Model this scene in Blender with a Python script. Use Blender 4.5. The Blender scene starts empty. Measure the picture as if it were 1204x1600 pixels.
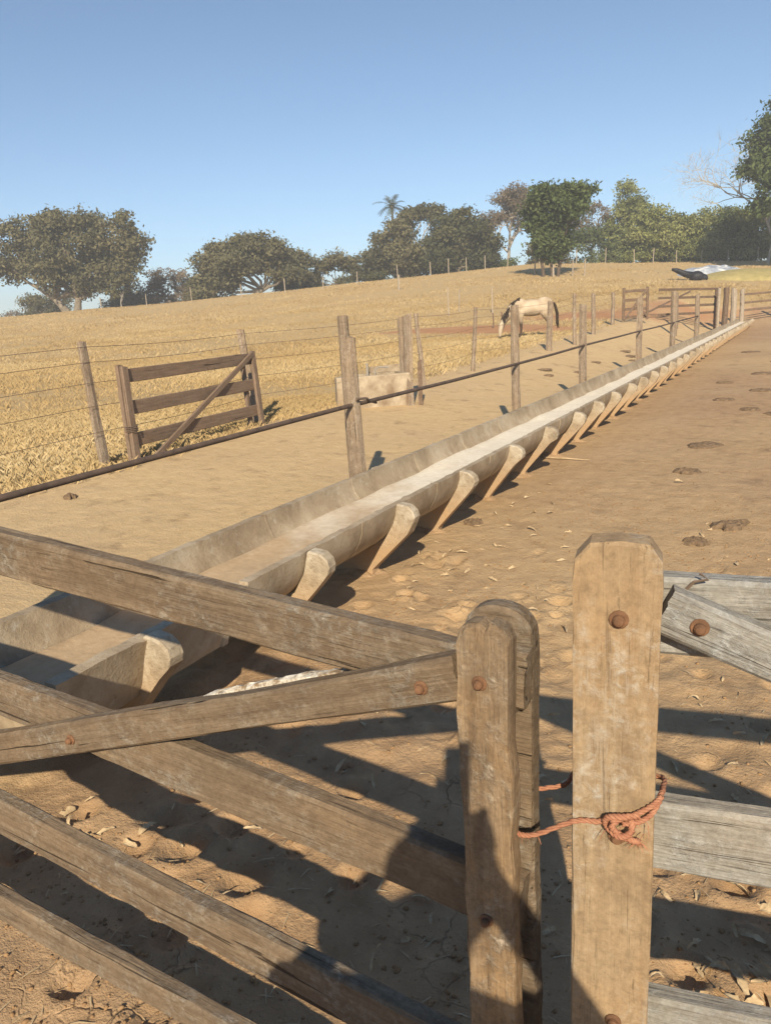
import bpy, bmesh, math, random
import numpy as np
from mathutils import Vector, Matrix, Euler

random.seed(7)
rng = np.random.default_rng(7)
scn = bpy.context.scene
col = scn.collection
R = math.radians

# ---------------------------------------------------------------- camera
PITCH, YAW, ROLL, CAM_H = 14.42, 28.88, 3.5, 1.65
fw = Vector((-math.sin(R(YAW)) * math.cos(R(PITCH)), math.cos(R(YAW)) * math.cos(R(PITCH)), -math.sin(R(PITCH))))
rt0 = Vector((math.cos(R(YAW)), math.sin(R(YAW)), 0))
up0 = rt0.cross(fw)
rt = rt0 * math.cos(R(ROLL)) - up0 * math.sin(R(ROLL))
up = rt.cross(fw)
cam = bpy.data.cameras.new('camera')
cam.sensor_fit = 'VERTICAL'
cam.sensor_height = 36.0
cam.lens = 1170 / 1600 * 36
cam.clip_start = 0.05
cam.clip_end = 3000
camo = bpy.data.objects.new('camera', cam)
col.objects.link(camo)
camo.matrix_world = Matrix(((rt.x, up.x, -fw.x, 0), (rt.y, up.y, -fw.y, 0), (rt.z, up.z, -fw.z, CAM_H), (0, 0, 0, 1)))
scn.camera = camo

# ---------------------------------------------------------------- light
SUN = Vector((0.64, -1.45, 1.0)).normalized()
w = bpy.data.worlds.new('World')
scn.world = w
w.use_nodes = True
wn = w.node_tree.nodes
bg = wn['Background']
sky = wn.new('ShaderNodeTexSky')
sky.sky_type = 'NISHITA'
sky.sun_disc = False
sky.sun_elevation = math.asin(SUN.z)
sky.sun_rotation = math.atan2(SUN.x, SUN.y)
sky.altitude = 2500
sky.air_density = 1.0
sky.dust_density = 0.05
sky.ozone_density = 1.6
tint = wn.new('ShaderNodeMix'); tint.data_type = 'RGBA'; tint.blend_type = 'MULTIPLY'; tint.inputs[0].default_value = 1.0
tint.inputs[7].default_value = (.86, 1.0, 1.02, 1)      # whole sky a little more cyan
w.node_tree.links.new(sky.outputs[0], tint.inputs[6]); w.node_tree.links.new(tint.outputs[2], bg.inputs[0])
bg.inputs[1].default_value = 0.096
sl = bpy.data.lights.new('sun', 'SUN')
sl.energy = 5.0
sl.angle = R(0.55)
sl.color = (1.0, 0.86, 0.64)
so = bpy.data.objects.new('sun', sl)
col.objects.link(so)
so.rotation_euler = SUN.to_track_quat('Z', 'Y').to_euler()
so.location = (0, 0, 30)
scn.view_settings.view_transform = 'Standard'
scn.view_settings.look = 'None'
scn.view_settings.exposure = 0.56
scn.view_settings.gamma = 1.0
scn.cycles.use_denoising = True
scn.cycles.max_bounces = 5; scn.cycles.diffuse_bounces = 3; scn.cycles.glossy_bounces = 2; scn.cycles.transmission_bounces = 3; scn.cycles.volume_bounces = 0; scn.cycles.caustics_reflective = False; scn.cycles.caustics_refractive = False
HAZE = 0.0017

# ---------------------------------------------------------------- noise
def _hash(ix, iy, seed):
    h = (ix.astype(np.int64) * 374761393 + iy.astype(np.int64) * 668265263 + seed * 1442695041) & 0xFFFFFFFF
    h = ((h ^ (h >> 13)) * 1274126177) & 0xFFFFFFFF
    return ((h ^ (h >> 16)) & 0xFFFF) / 65535.0

def vnoise(x, y, s, seed=0):
    x = np.asarray(x, float) / s + 1000.5
    y = np.asarray(y, float) / s + 1000.5
    ix, iy = np.floor(x), np.floor(y)
    fx, fy = x - ix, y - iy
    fx = fx * fx * (3 - 2 * fx); fy = fy * fy * (3 - 2 * fy)
    a = _hash(ix, iy, seed); b = _hash(ix + 1, iy, seed)
    c = _hash(ix, iy + 1, seed); d = _hash(ix + 1, iy + 1, seed)
    return (a * (1 - fx) + b * fx) * (1 - fy) + (c * (1 - fx) + d * fx) * fy - 0.5

def fbm(x, y, s, n=4, seed=0):
    t = 0; a = 1.0
    for i in range(n):
        t = t + a * vnoise(x, y, s, seed + i * 17); s *= 0.5; a *= 0.5
    return t

def sstep(a, b, x):
    t = np.clip((x - a) / (b - a), 0, 1)
    return t * t * (3 - 2 * t)

# ---------------------------------------------------------------- terrain height
FX, FY = -math.sin(R(YAW)), math.cos(R(YAW))
AD = [0, 6, 9, 13, 18, 24, 32, 40, 50, 62, 75, 90, 98, 115, 160, 300, 700]
AZ = [0, .05, .14, .22, .36, .55, .72, 1.1, 1.9, 3.1, 4.6, 6.3, 6.7, 6.3, 4.0, -2, -12]
_hr = np.random.default_rng(21)
HOOF = np.stack([-2.2 + 3.2 * _hr.random(170), .7 + 4.2 * _hr.random(170) ** 1.3, .035 + .03 * _hr.random(170), .012 + .022 * _hr.random(170)], -1)
def hoofs(x, y):
    z = np.zeros_like(x); near = (x > -2.5) & (x < 1.3) & (y > .4) & (y < 5.3)
    if not near.any(): return z
    xx, yy = x[near], y[near]; t = np.zeros_like(xx)
    for hx_, hy_, r_, d_ in HOOF:
        q = ((xx - hx_) ** 2 + (yy - hy_) ** 2) / (r_ * r_)
        t += d_ * (-np.exp(-q * q) + .55 * np.exp(-(np.sqrt(q) - 1.45) ** 2 * 5))
    z[near] = t
    return z
def height(x, y, fine=True):
    x = np.asarray(x, float); y = np.asarray(y, float)
    d = x * FX + y * FY
    l = x * FY - y * FX
    r = np.maximum(d, 0.0)
    k = np.interp(l / np.maximum(d, 1.0), [-.9, -.51, -.26, 0, .21, .51, 1.0], [.6, .69, .77, .93, 1.07, .87, .75])
    k = 1 + (k - 1) * sstep(22, 60, r)
    z = np.interp(r, AD, AZ) * k
    m = np.maximum(sstep(-3.7, -7.0, x), sstep(44, 58, y))
    z = z * m
    if fine:
        fld = sstep(-6.8, -8.5, x)
        z = z + fbm(x, y, 9, 3, 3) * .12 * np.maximum(fld, sstep(50, 60, y))
        near = 1 - sstep(7, 16, np.hypot(x, y))
        yard = 1 - fld
        z = z + yard * fbm(x, y, 1.6, 3, 5) * .022
        tram = np.clip(fbm(x, y, 2.2, 2, 9) + .35, 0, 1) * (1 - sstep(2.6, 4.6, np.hypot(x + 1, y)))
        z = z + near * yard * (fbm(x, y, .16, 3, 11) * (.010 + .055 * tram) + np.abs(vnoise(x, y, .07, 31)) * (.006 + .030 * tram)) + hoofs(x, y)
    return z

def hz(x, y): return float(height(np.array([x]), np.array([y]))[0])

# ---------------------------------------------------------------- materials
MATS = {}
def newmat(name):
    m = bpy.data.materials.new(name); m.use_nodes = True
    nt = m.node_tree; MATS[name] = m
    b = nt.nodes['Principled BSDF']
    b.inputs['Roughness'].default_value = 0.85
    try: b.inputs['Specular IOR Level'].default_value = 0.25
    except Exception: pass
    return m, nt, b

def N(nt, t, **kw):
    n = nt.nodes.new(t)
    for k, v in kw.items():
        if hasattr(n, k): setattr(n, k, v)
        else: n.inputs[k].default_value = v
    return n

def noise(nt, vec, scale, detail=4, rough=.55, dist=0):
    n = N(nt, 'ShaderNodeTexNoise')
    n.inputs['Scale'].default_value = scale; n.inputs['Detail'].default_value = detail
    n.inputs['Roughness'].default_value = rough; n.inputs['Distortion'].default_value = dist
    if vec is not None: nt.links.new(vec, n.inputs['Vector'])
    return n.outputs['Fac']

def ramp(nt, fac, stops):
    r = N(nt, 'ShaderNodeValToRGB'); e = r.color_ramp.elements
    while len(e) < len(stops): e.new(.5)
    for el, (p, c) in zip(e, stops):
        el.position = p; el.color = (*c, 1) if len(c) == 3 else c
    nt.links.new(fac, r.inputs[0]); return r.outputs[0]

def mrange(nt, fac, a, b, c=0., d=1.):
    m = N(nt, 'ShaderNodeMapRange'); m.inputs[1].default_value = a; m.inputs[2].default_value = b
    m.inputs[3].default_value = c; m.inputs[4].default_value = d
    nt.links.new(fac, m.inputs[0]); return m.outputs[0]

def mix(nt, fac, a, b, mode='MIX'):
    m = N(nt, 'ShaderNodeMix', data_type='RGBA', blend_type=mode)
    for s, v in ((m.inputs[0], fac), (m.inputs[6], a), (m.inputs[7], b)):
        if isinstance(v, (int, float)): s.default_value = v
        elif isinstance(v, tuple): s.default_value = (*v, 1)
        else: nt.links.new(v, s)
    return m.outputs[2]

def math_(nt, op, a, b):
    m = N(nt, 'ShaderNodeMath', operation=op)
    for s, v in ((m.inputs[0], a), (m.inputs[1], b)):
        if isinstance(v, (int, float)): s.default_value = v
        else: nt.links.new(v, s)
    return m.outputs[0]

def bump(nt, b, h, strength, dist=.01, prev=None):
    n = N(nt, 'ShaderNodeBump'); n.inputs['Strength'].default_value = strength; n.inputs['Distance'].default_value = dist
    nt.links.new(h, n.inputs['Height'])
    if prev is not None: nt.links.new(prev, n.inputs['Normal'])
    nt.links.new(n.outputs[0], b.inputs['Normal']); return n.outputs[0]

def objvec(nt, scale=(1, 1, 1), rnd=True):
    tc = N(nt, 'ShaderNodeTexCoord'); mp = N(nt, 'ShaderNodeMapping')
    mp.inputs['Scale'].default_value = scale
    nt.links.new(tc.outputs['Object'], mp.inputs['Vector'])
    if rnd:
        oi = N(nt, 'ShaderNodeObjectInfo')
        cx = N(nt, 'ShaderNodeCombineXYZ')
        k = math_(nt, 'MULTIPLY', oi.outputs['Random'], 37.0)
        for i in range(3): nt.links.new(k, cx.inputs[i])
        nt.links.new(cx.outputs[0], mp.inputs['Location'])
    return mp.outputs[0]

def wood(name, dark, lite, pale, warm, pale_amt=.5, warm_amt=.4, along='X', bstr=.6, ck_amt=1.0):
    """weathered timber; grain runs along the local axis `along`"""
    m, nt, b = newmat(name)
    g = {'X': (1.2, 16, 16), 'Z': (16, 16, 1.2)}[along]
    g2 = {'X': (4, 70, 70), 'Z': (70, 70, 4)}[along]
    v1 = objvec(nt, g); v2 = objvec(nt, g2); v3 = objvec(nt, {'X': (1, 1.8, 1.8), 'Z': (1.8, 1.8, 1)}[along])
    n1 = noise(nt, v1, 2.2, 6, .65, .6)
    n2 = noise(nt, v2, 2.0, 5, .7, .3)
    n3 = noise(nt, v3, 3.2, 5, .6, .3)
    n4 = noise(nt, v3, 7.5, 6, .7, .5)
    v5 = objvec(nt, (1, 1, 1)); n5 = noise(nt, v5, 42, 7, .75, .4); n6 = noise(nt, v5, 120, 4, .7)
    c = ramp(nt, n1, [(.3, dark), (.7, lite)])
    c = mix(nt, mrange(nt, n3, .45, .68, 0, warm_amt), c, warm)
    c = mix(nt, mrange(nt, n5, .50, .34, 0, .55), c, mix(nt, .5, dark, (.10, .07, .045)))
    n7 = noise(nt, v5, 5.5, 6, .7, .6)
    c = mix(nt, mrange(nt, n7, .46, .30, 0, .6), c, mix(nt, .5, dark, (.12, .08, .05)))
    fl = math_(nt, 'MULTIPLY', mrange(nt, math_(nt, 'MULTIPLY', math_(nt, 'ADD', n4, n7), .5), .47, .60), math_(nt, 'MAXIMUM', mrange(nt, n2, .52, .70, 0, .7), mrange(nt, n5, .47, .62)))
    c = mix(nt, math_(nt, 'MULTIPLY', fl, pale_amt), c, pale)
    c = mix(nt, 1.0, c, mrange(nt, n6, .3, .7, .82, 1.12), 'MULTIPLY')
    ck = noise(nt, objvec(nt, {'X': (1.1, 34, 34), 'Z': (34, 34, 1.1)}[along]), 1.7, 3, .5, .8)
    ckm = mrange(nt, ck, .335, .300, 0, ck_amt)
    crack = mrange(nt, n2, .30, .40, .45, 1.0)
    c = mix(nt, math_(nt, 'MULTIPLY', ckm, .85), c, (.035, .024, .016))
    c = mix(nt, 1.0, c, crack, 'MULTIPLY')
    nt.links.new(c, b.inputs['Base Color'])
    h = math_(nt, 'ADD', math_(nt, 'MULTIPLY', n1, .6), math_(nt, 'MULTIPLY', n2, .5))
    h = math_(nt, 'ADD', h, math_(nt, 'MULTIPLY', fl, .35))
    h = math_(nt, 'SUBTRACT', h, math_(nt, 'MULTIPLY', ckm, 1.4))
    bump(nt, b, h, min(1, bstr * 1.4), .008)
    return m

wood('gate_wood', (.115, .080, .052), (.235, .178, .120), (.43, .40, .345), (.27, .185, .11), .55, .4)
wood('stile_wood', (.14, .095, .058), (.32, .235, .15), (.55, .49, .40), (.42, .25, .11), .5, .55, 'Z', .9)
wood('tan_wood', (.25, .175, .105), (.37, .275, .17), (.50, .49, .45), (.37, .24, .125), .6, .7, 'Z', .35, .35)
wood('grey_wood', (.215, .20, .175), (.35, .34, .315), (.54, .56, .56), (.36, .28, .19), .65, .28, ck_amt=.3)
wood('field_gate_wood', (.15, .105, .075), (.27, .195, .14), (.33, .25, .2), (.24, .15, .09), .3, .3, bstr=.3)
wood('field_post_wood', (.17, .125, .088), (.36, .28, .20), (.52, .46, .38), (.30, .20, .12), .6, .4, 'Z')
wood('corral_wood', (.10, .066, .045), (.21, .145, .10), (.44, .38, .32), (.25, .15, .09), .5, .4, bstr=.3)
wood('pale_post_wood', (.30, .24, .18), (.50, .43, .34), (.6, .55, .48), (.36, .27, .18), .5, .3, 'Z', .3)

def plain(name, c1, c2, scale=6, rough=.85, b2=.2, metal=0, dist=.01, rnd=True):
    m, nt, b = newmat(name)
    v = objvec(nt, (1, 1, 1), rnd)
    n = noise(nt, v, scale, 6, .65)
    nt.links.new(ramp(nt, n, [(.32, c1), (.68, c2)]), b.inputs['Base Color'])
    b.inputs['Roughness'].default_value = rough; b.inputs['Metallic'].default_value = metal
    if b2: bump(nt, b, noise(nt, v, scale * 5, 5, .7), b2, dist)
    return m

plain('rust', (.10, .055, .032), (.23, .12, .065), 40, .9, .5, dist=.002)
m, nt, b = newmat('peel'); v = objvec(nt); n1 = noise(nt, v, 45, 6, .7)
nt.links.new(ramp(nt, n1, [(.42, (.26, .185, .115)), (.52, (.55, .50, .42)), (.66, (.74, .71, .64))]), b.inputs['Base Color']); bump(nt, b, n1, 1.0, .006)
plain('rope', (.30, .125, .075), (.43, .215, .13), 90, .9, .5, dist=.002)
plain('pipe_metal', (.075, .055, .046), (.17, .12, .09), 9, .7, .25, .2, .003)
plain('wire', (.10, .075, .06), (.2, .14, .1), 12, .8, 0)
plain('dung', (.12, .083, .05), (.25, .17, .105), 25, .95, .8)
plain('husk', (.33, .235, .135), (.56, .44, .28), 20, .9, .3, dist=.003)
plain('clod', (.25, .148, .072), (.38, .24, .125), 14, .95, .6)
plain('tank_concrete', (.23, .165, .105), (.50, .42, .31), 4, .9, .5)
plain('cement', (.36, .33, .28), (.52, .48, .41), 9, .9, .5)
plain('bark', (.12, .095, .07), (.30, .26, .2), 4, .95, .5, dist=.05)
plain('pale_bark', (.28, .25, .21), (.48, .45, .40), 4, .95, .3, dist=.05)
plain('brown_bark', (.07, .05, .035), (.15, .11, .08), 4, .95, .3, dist=.05)
plain('black_plastic', (.008, .008, .011), (.025, .025, .03), 6, .45, .4, dist=.05)
plain('skin', (.42, .25, .17), (.5, .31, .22), 10, .6, 0)
plain('shirt', (.12, .16, .24), (.17, .22, .32), 10, .9, .2)
plain('trousers', (.03, .045, .09), (.06, .08, .14), 10, .9, .2)
plain('hair', (.015, .01, .008), (.04, .028, .02), 40, .6, .4)
plain('leather', (.06, .035, .02), (.1, .06, .035), 10, .6, .1)
plain('phone_case', (.012, .012, .014), (.02, .02, .022), 10, .35, 0)
plain('tank_pipe', (.25, .22, .19), (.4, .36, .3), 10, .7, .1)

# ground
m, nt, b = newmat('ground')
geo = N(nt, 'ShaderNodeNewGeometry'); P = geo.outputs['Position']
at = N(nt, 'ShaderNodeAttribute', attribute_name='zone')
sep = N(nt, 'ShaderNodeSeparateColor'); nt.links.new(at.outputs['Color'], sep.inputs[0])
nA = noise(nt, P, .9, 6, .6); nB = noise(nt, P, 7, 6, .65); nC = noise(nt, P, 45, 5, .7); nD = noise(nt, P, .22, 5, .6)
nE = noise(nt, P, 160, 3, .7)
yard = ramp(nt, nB, [(.28, (.31, .190, .100)), (.72, (.46, .308, .175))])
tan = ramp(nt, nB, [(.28, (.51, .36, .185)), (.72, (.61, .45, .25))])
dirt = mix(nt, sep.outputs[2], tan, yard)
dirt = mix(nt, mrange(nt, nA, .38, .66, 0, .5), dirt, mix(nt, .6, dirt, (.46, .315, .19)))
dirt = mix(nt, mrange(nt, nC, .60, .74, 0, .55), dirt, (.50, .385, .24))
dirt = mix(nt, mrange(nt, nC, .40, .28, 0, .45), dirt, (.15, .09, .046))
straw = ramp(nt, nB, [(.25, (.41, .285, .138)), (.75, (.50, .36, .18))])
straw = mix(nt, mrange(nt, nD, .40, .66, 0, .55), straw, (.42, .31, .15))
straw = mix(nt, mrange(nt, nA, .55, .75, 0, .5), straw, (.32, .20, .095))
nF = noise(nt, P, .45, 5, .6, .4); nG = noise(nt, P, 2.6, 5, .65, .3)
dirt = mix(nt, mrange(nt, nF, .50, .70, 0, .30), dirt, (.50, .365, .23))
dirt = mix(nt, mrange(nt, nG, .44, .30, 0, .5), dirt, (.21, .132, .074))
gedge = math_(nt, 'ADD', sep.outputs[0], mrange(nt, nB, 0, 1, -.45, .45))
c = mix(nt, mrange(nt, gedge, .38, .62), dirt, straw)
redc = ramp(nt, nA, [(.3, (.36, .155, .07)), (.7, (.46, .245, .125))])
redge = math_(nt, 'ADD', sep.outputs[1], mrange(nt, nA, 0, 1, -.35, .35))
c = mix(nt, mrange(nt, redge, .35, .7, 0, .85), c, redc)
nt.links.new(c, b.inputs['Base Color'])
b.inputs['Roughness'].default_value = .95
hh = math_(nt, 'ADD', math_(nt, 'MULTIPLY', nB, 1.2), math_(nt, 'MULTIPLY', nC, .6))
hh = math_(nt, 'ADD', hh, math_(nt, 'MULTIPLY', nE, .22))
vor = N(nt, 'ShaderNodeTexVoronoi', feature='DISTANCE_TO_EDGE'); vor.inputs['Scale'].default_value = 7.5
wv = N(nt, 'ShaderNodeVectorMath', operation='MULTIPLY_ADD'); nz = N(nt, 'ShaderNodeTexNoise'); nz.inputs['Scale'].default_value = 9; nz.inputs['Detail'].default_value = 4
nt.links.new(P, nz.inputs['Vector']); nt.links.new(nz.outputs['Color'], wv.inputs[0]); wv.inputs[1].default_value = (.12, .12, .12); nt.links.new(P, wv.inputs[2]); nt.links.new(wv.outputs[0], vor.inputs['Vector'])
crk = math_(nt, 'MULTIPLY', mrange(nt, vor.outputs['Distance'], .035, .0), mrange(nt, noise(nt, P, 1.7, 4), .56, .68))
crk = math_(nt, 'MULTIPLY', crk, sep.outputs[2])
c = mix(nt, math_(nt, 'MULTIPLY', crk, .45), c, (.10, .058, .03)); nt.links.new(c, b.inputs['Base Color'])
hh = math_(nt, 'SUBTRACT', hh, math_(nt, 'MULTIPLY', crk, .8))
bump(nt, b, hh, .7, .03)

# dry grass with a per-blade tint
m, nt, b = newmat('dry_grass')
at = N(nt, 'ShaderNodeAttribute', attribute_name='tint')
nt.links.new(ramp(nt, at.outputs['Fac'], [(0, (.37, .258, .12)), (.35, (.43, .31, .15)), (.75, (.48, .355, .18)), (1, (.54, .43, .25))]), b.inputs['Base Color'])
b.inputs['Roughness'].default_value = .9

# trough concrete: inner dusting is stuck to the concrete along the run
m, nt, b = newmat('trough_concrete')
geo = N(nt, 'ShaderNodeNewGeometry'); P = geo.outputs['Position']
n1 = noise(nt, P, 2.6, 6, .65, .4); n2 = noise(nt, P, 11, 6, .7); n3 = noise(nt, P, 60, 4, .7)
c = ramp(nt, n1, [(.30, (.235, .178, .118)), (.52, (.37, .295, .205)), (.72, (.49, .42, .32))])
c = mix(nt, mrange(nt, n2, .55, .72, 0, .5), c, (.29, .19, .115))
c = mix(nt, mrange(nt, n2, .42, .30, 0, .45), c, (.56, .53, .46))
v2 = N(nt, 'ShaderNodeMapping'); v2.inputs['Scale'].default_value = (2.2, 2.6, 1.4); nt.links.new(P, v2.inputs['Vector'])
nd = noise(nt, v2.outputs[0], 1.6, 6, .7, .5)
c = mix(nt, mrange(nt, nd, .50, .70, 0, .6), c, (.16, .115, .072))
c = mix(nt, mrange(nt, n3, .58, .70, 0, .5), c, (.16, .12, .08))
nt.links.new(c, b.inputs['Base Color'])
b.inputs['Roughness'].default_value = .8
bump(nt, b, math_(nt, 'ADD', n3, math_(nt, 'MULTIPLY', n2, .8)), .5, .008)
m, nt, b = newmat('support_concrete')
v = objvec(nt); n1 = noise(nt, v, 7, 6, .65); n2 = noise(nt, v, 40, 5, .7)
geo = N(nt, 'ShaderNodeNewGeometry'); sx = N(nt, 'ShaderNodeSeparateXYZ'); nt.links.new(geo.outputs['Position'], sx.inputs[0])
c = ramp(nt, n1, [(.3, (.25, .20, .14)), (.5, (.40, .33, .24)), (.7, (.52, .46, .36))])
c = mix(nt, mrange(nt, n2, .5, .34, 0, .5), c, (.20, .145, .09))
splash = math_(nt, 'MULTIPLY', mrange(nt, sx.outputs[2], .42, .18), mrange(nt, n1, .25, .5, .45, 1))
c = mix(nt, splash, c, (.42, .285, .165))
nt.links.new(c, b.inputs['Base Color']); bump(nt, b, math_(nt, 'ADD', n2, n1), .7, .012)
m, nt, b = newmat('feed_residue')
geo = N(nt, 'ShaderNodeNewGeometry'); P = geo.outputs['Position']
n1 = noise(nt, P, 1.3, 6, .6, .5); n2 = noise(nt, P, 18, 6, .7)
sy = N(nt, 'ShaderNodeSeparateXYZ'); nt.links.new(P, sy.inputs[0])
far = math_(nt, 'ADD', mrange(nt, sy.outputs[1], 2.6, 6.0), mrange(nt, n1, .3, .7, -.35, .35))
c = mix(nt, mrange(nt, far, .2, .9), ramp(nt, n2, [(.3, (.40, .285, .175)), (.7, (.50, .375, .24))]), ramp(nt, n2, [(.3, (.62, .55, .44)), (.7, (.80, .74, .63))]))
nt.links.new(c, b.inputs['Base Color']); bump(nt, b, n2, .5, .012)

def leafmat(name, cols):
    m, nt, b = newmat(name)
    at = N(nt, 'ShaderNodeAttribute', attribute_name='tint')
    k = len(cols) - 1
    cc = ramp(nt, at.outputs['Fac'], [(i / k, c) for i, c in enumerate(cols)])
    nt.links.new(cc, b.inputs['Base Color']); b.inputs['Roughness'].default_value = .7
    tr = N(nt, 'ShaderNodeBsdfTranslucent'); nt.links.new(cc, tr.inputs['Color'])
    ms = N(nt, 'ShaderNodeMixShader'); ms.inputs[0].default_value = .25
    nt.links.new(b.outputs[0], ms.inputs[1]); nt.links.new(tr.outputs[0], ms.inputs[2])
    nt.links.new(ms.outputs[0], nt.nodes['Material Output'].inputs['Surface'])
leafmat('leaf_olive', [(.082, .080, .040), (.140, .132, .066), (.205, .18, .095)])
leafmat('leaf_dark', [(.052, .058, .026), (.092, .096, .042), (.15, .14, .065)])
leafmat('leaf_green', [(.050, .075, .022), (.090, .122, .038), (.15, .175, .065)])
leafmat('leaf_bright', [(.14, .16, .05), (.23, .25, .08), (.31, .31, .125)])
leafmat('leaf_dry', [(.12, .09, .06), (.19, .15, .105), (.26, .21, .15)])
leafmat('leaf_palm', [(.05, .065, .03), (.085, .10, .05), (.13, .14, .075)])

# ---------------------------------------------------------------- object helpers
def props(o, label=None, cat=None, group=None, kind=None):
    if label: o['label'] = label
    if cat: o['category'] = cat
    if group: o['group'] = group
    if kind: o['kind'] = kind
    return o

def meshobj(name, verts, faces, mat, parent=None, M=None, smooth=False, attr=None):
    me = bpy.data.meshes.new(name)
    if isinstance(verts, np.ndarray) and isinstance(faces, np.ndarray):
        nv, nf, k = len(verts), len(faces), faces.shape[1]
        me.vertices.add(nv); me.vertices.foreach_set('co', verts.astype(np.float32).ravel())
        me.loops.add(nf * k); me.loops.foreach_set('vertex_index', faces.astype(np.int32).ravel())
        me.polygons.add(nf); me.polygons.foreach_set('loop_start', np.arange(0, nf * k, k, dtype=np.int32))
        me.update(calc_edges=True)
    else:
        me.from_pydata([tuple(v) for v in verts], [], [tuple(int(i) for i in f) for f in faces]); me.update()
    if smooth: me.polygons.foreach_set('use_smooth', np.ones(len(me.polygons), bool))
    if attr is not None:
        a = me.attributes.new('tint', 'FLOAT', 'POINT'); a.data.foreach_set('value', np.asarray(attr, np.float32))
    me.materials.append(MATS[mat])
    return linkmesh(name, me, parent, M)

def linkmesh(name, me, parent=None, M=None):
    o = bpy.data.objects.new(name, me); col.objects.link(o)
    M = M or Matrix()
    if parent is not None:
        o.parent = parent
        o.matrix_basis = WORLD[parent.as_pointer()].inverted() @ M
    else:
        o.matrix_basis = M
    WORLD[o.as_pointer()] = M.copy()
    return o
WORLD = {}

def thing(name, loc, label, cat, group=None):
    o = bpy.data.objects.new(name, None); col.objects.link(o)
    o.empty_display_size = .2
    o.location = loc; WORLD[o.as_pointer()] = Matrix.Translation(loc)
    return props(o, label, cat, group)

class MB:
    def __init__(s): s.v = []; s.f = []
    def box(s, c, size, Mx=None):
        n = len(s.v); hx, hy, hz_ = [a / 2 for a in size]
        for dx, dy, dz in ((-1,-1,-1),(1,-1,-1),(1,1,-1),(-1,1,-1),(-1,-1,1),(1,-1,1),(1,1,1),(-1,1,1)):
            p = Vector((c[0] + dx * hx, c[1] + dy * hy, c[2] + dz * hz_))
            s.v.append(Mx @ p if Mx else p)
        s.f += [tuple(n + i for i in q) for q in ((0,3,2,1),(4,5,6,7),(0,1,5,4),(1,2,6,5),(2,3,7,6),(3,0,4,7))]
    def tube(s, pts, rad, k=6, cap=True, jit=0, seed=0):
        rr = random.Random(seed); n0 = len(s.v); pts = [Vector(p) for p in pts]
        if not isinstance(rad, (list, tuple)): rad = [rad] * len(pts)
        u = None
        for i, p in enumerate(pts):
            t = (pts[min(i + 1, len(pts) - 1)] - pts[max(i - 1, 0)])
            t = t.normalized() if t.length > 1e-9 else Vector((0, 0, 1))
            if u is None:
                u = t.cross(Vector((0, 0, 1)) if abs(t.z) < .9 else Vector((1, 0, 0))).normalized()
            else:
                u = (u - t * u.dot(t)).normalized()
            v = t.cross(u)
            for j in range(k):
                a = 2 * math.pi * j / k
                r = rad[i] * (1 + (rr.random() - .5) * jit)
                s.v.append(p + u * math.cos(a) * r + v * math.sin(a) * r)
        for i in range(len(pts) - 1):
            for j in range(k):
                a = n0 + i * k + j; b_ = n0 + i * k + (j + 1) % k
                s.f.append((a, b_, b_ + k, a + k))
        if cap:
            s.f.append(tuple(n0 + j for j in reversed(range(k))))
            s.f.append(tuple(n0 + (len(pts) - 1) * k + j for j in range(k)))
    def ell(s, c, r, rings=8, seg=10, Mx=None):
        n0 = len(s.v); c = Vector(c)
        def pt(th, ph): 
            p = Vector((r[0] * math.sin(th) * math.cos(ph), r[1] * math.sin(th) * math.sin(ph), r[2] * math.cos(th)))
            return c + (Mx @ p if Mx else p)
        s.v.append(pt(0, 0))
        for i in range(1, rings):
            for j in range(seg): s.v.append(pt(math.pi * i / rings, 2 * math.pi * j / seg))
        s.v.append(pt(math.pi, 0)); last = len(s.v) - 1
        for j in range(seg): s.f.append((n0, n0 + 1 + j, n0 + 1 + (j + 1) % seg))
        for i in range(rings - 2):
            for j in range(seg):
                a = n0 + 1 + i * seg + j; b_ = n0 + 1 + i * seg + (j + 1) % seg
                s.f.append((a, a + seg, b_ + seg, b_))
        o = n0 + 1 + (rings - 2) * seg
        for j in range(seg): s.f.append((o + j, last, o + (j + 1) % seg))
    def prism(s, outline, y0, y1, ch=0.0, scale=None):
        """outline: (x,z) list counter-clockwise seen from -Y; extruded y0..y1 with a small chamfer"""
        n = len(outline); n0 = len(s.v)
        cx = sum(p[0] for p in outline) / n; cz = sum(p[1] for p in outline) / n
        def ins(p, d):
            v = Vector((p[0] - cx, p[1] - cz)); L = v.length
            k = max(0, (L - d * 1.3) / L); return (cx + v.x * k, cz + v.y * k)
        rings = [(y0, ch), (y0 + ch, 0), (y1 - ch, 0), (y1, ch)] if ch else [(y0, 0), (y1, 0)]
        for yy, d in rings:
            for p in outline:
                q = ins(p, d) if d else p
                s.v.append(Vector((q[0], yy, q[1])))
        m_ = len(rings)
        for i in range(m_ - 1):
            for j in range(n):
                a = n0 + i * n + j; b_ = n0 + i * n + (j + 1) % n
                s.f.append((a, a + n, b_ + n, b_))
        s.f.append(tuple(n0 + j for j in range(n)))
        s.f.append(tuple(n0 + (m_ - 1) * n + j for j in reversed(range(n))))
    def build(s, name, mat, parent=None, M=None, smooth=False):
        return meshobj(name, s.v, s.f, mat, parent, M, smooth)

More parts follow.
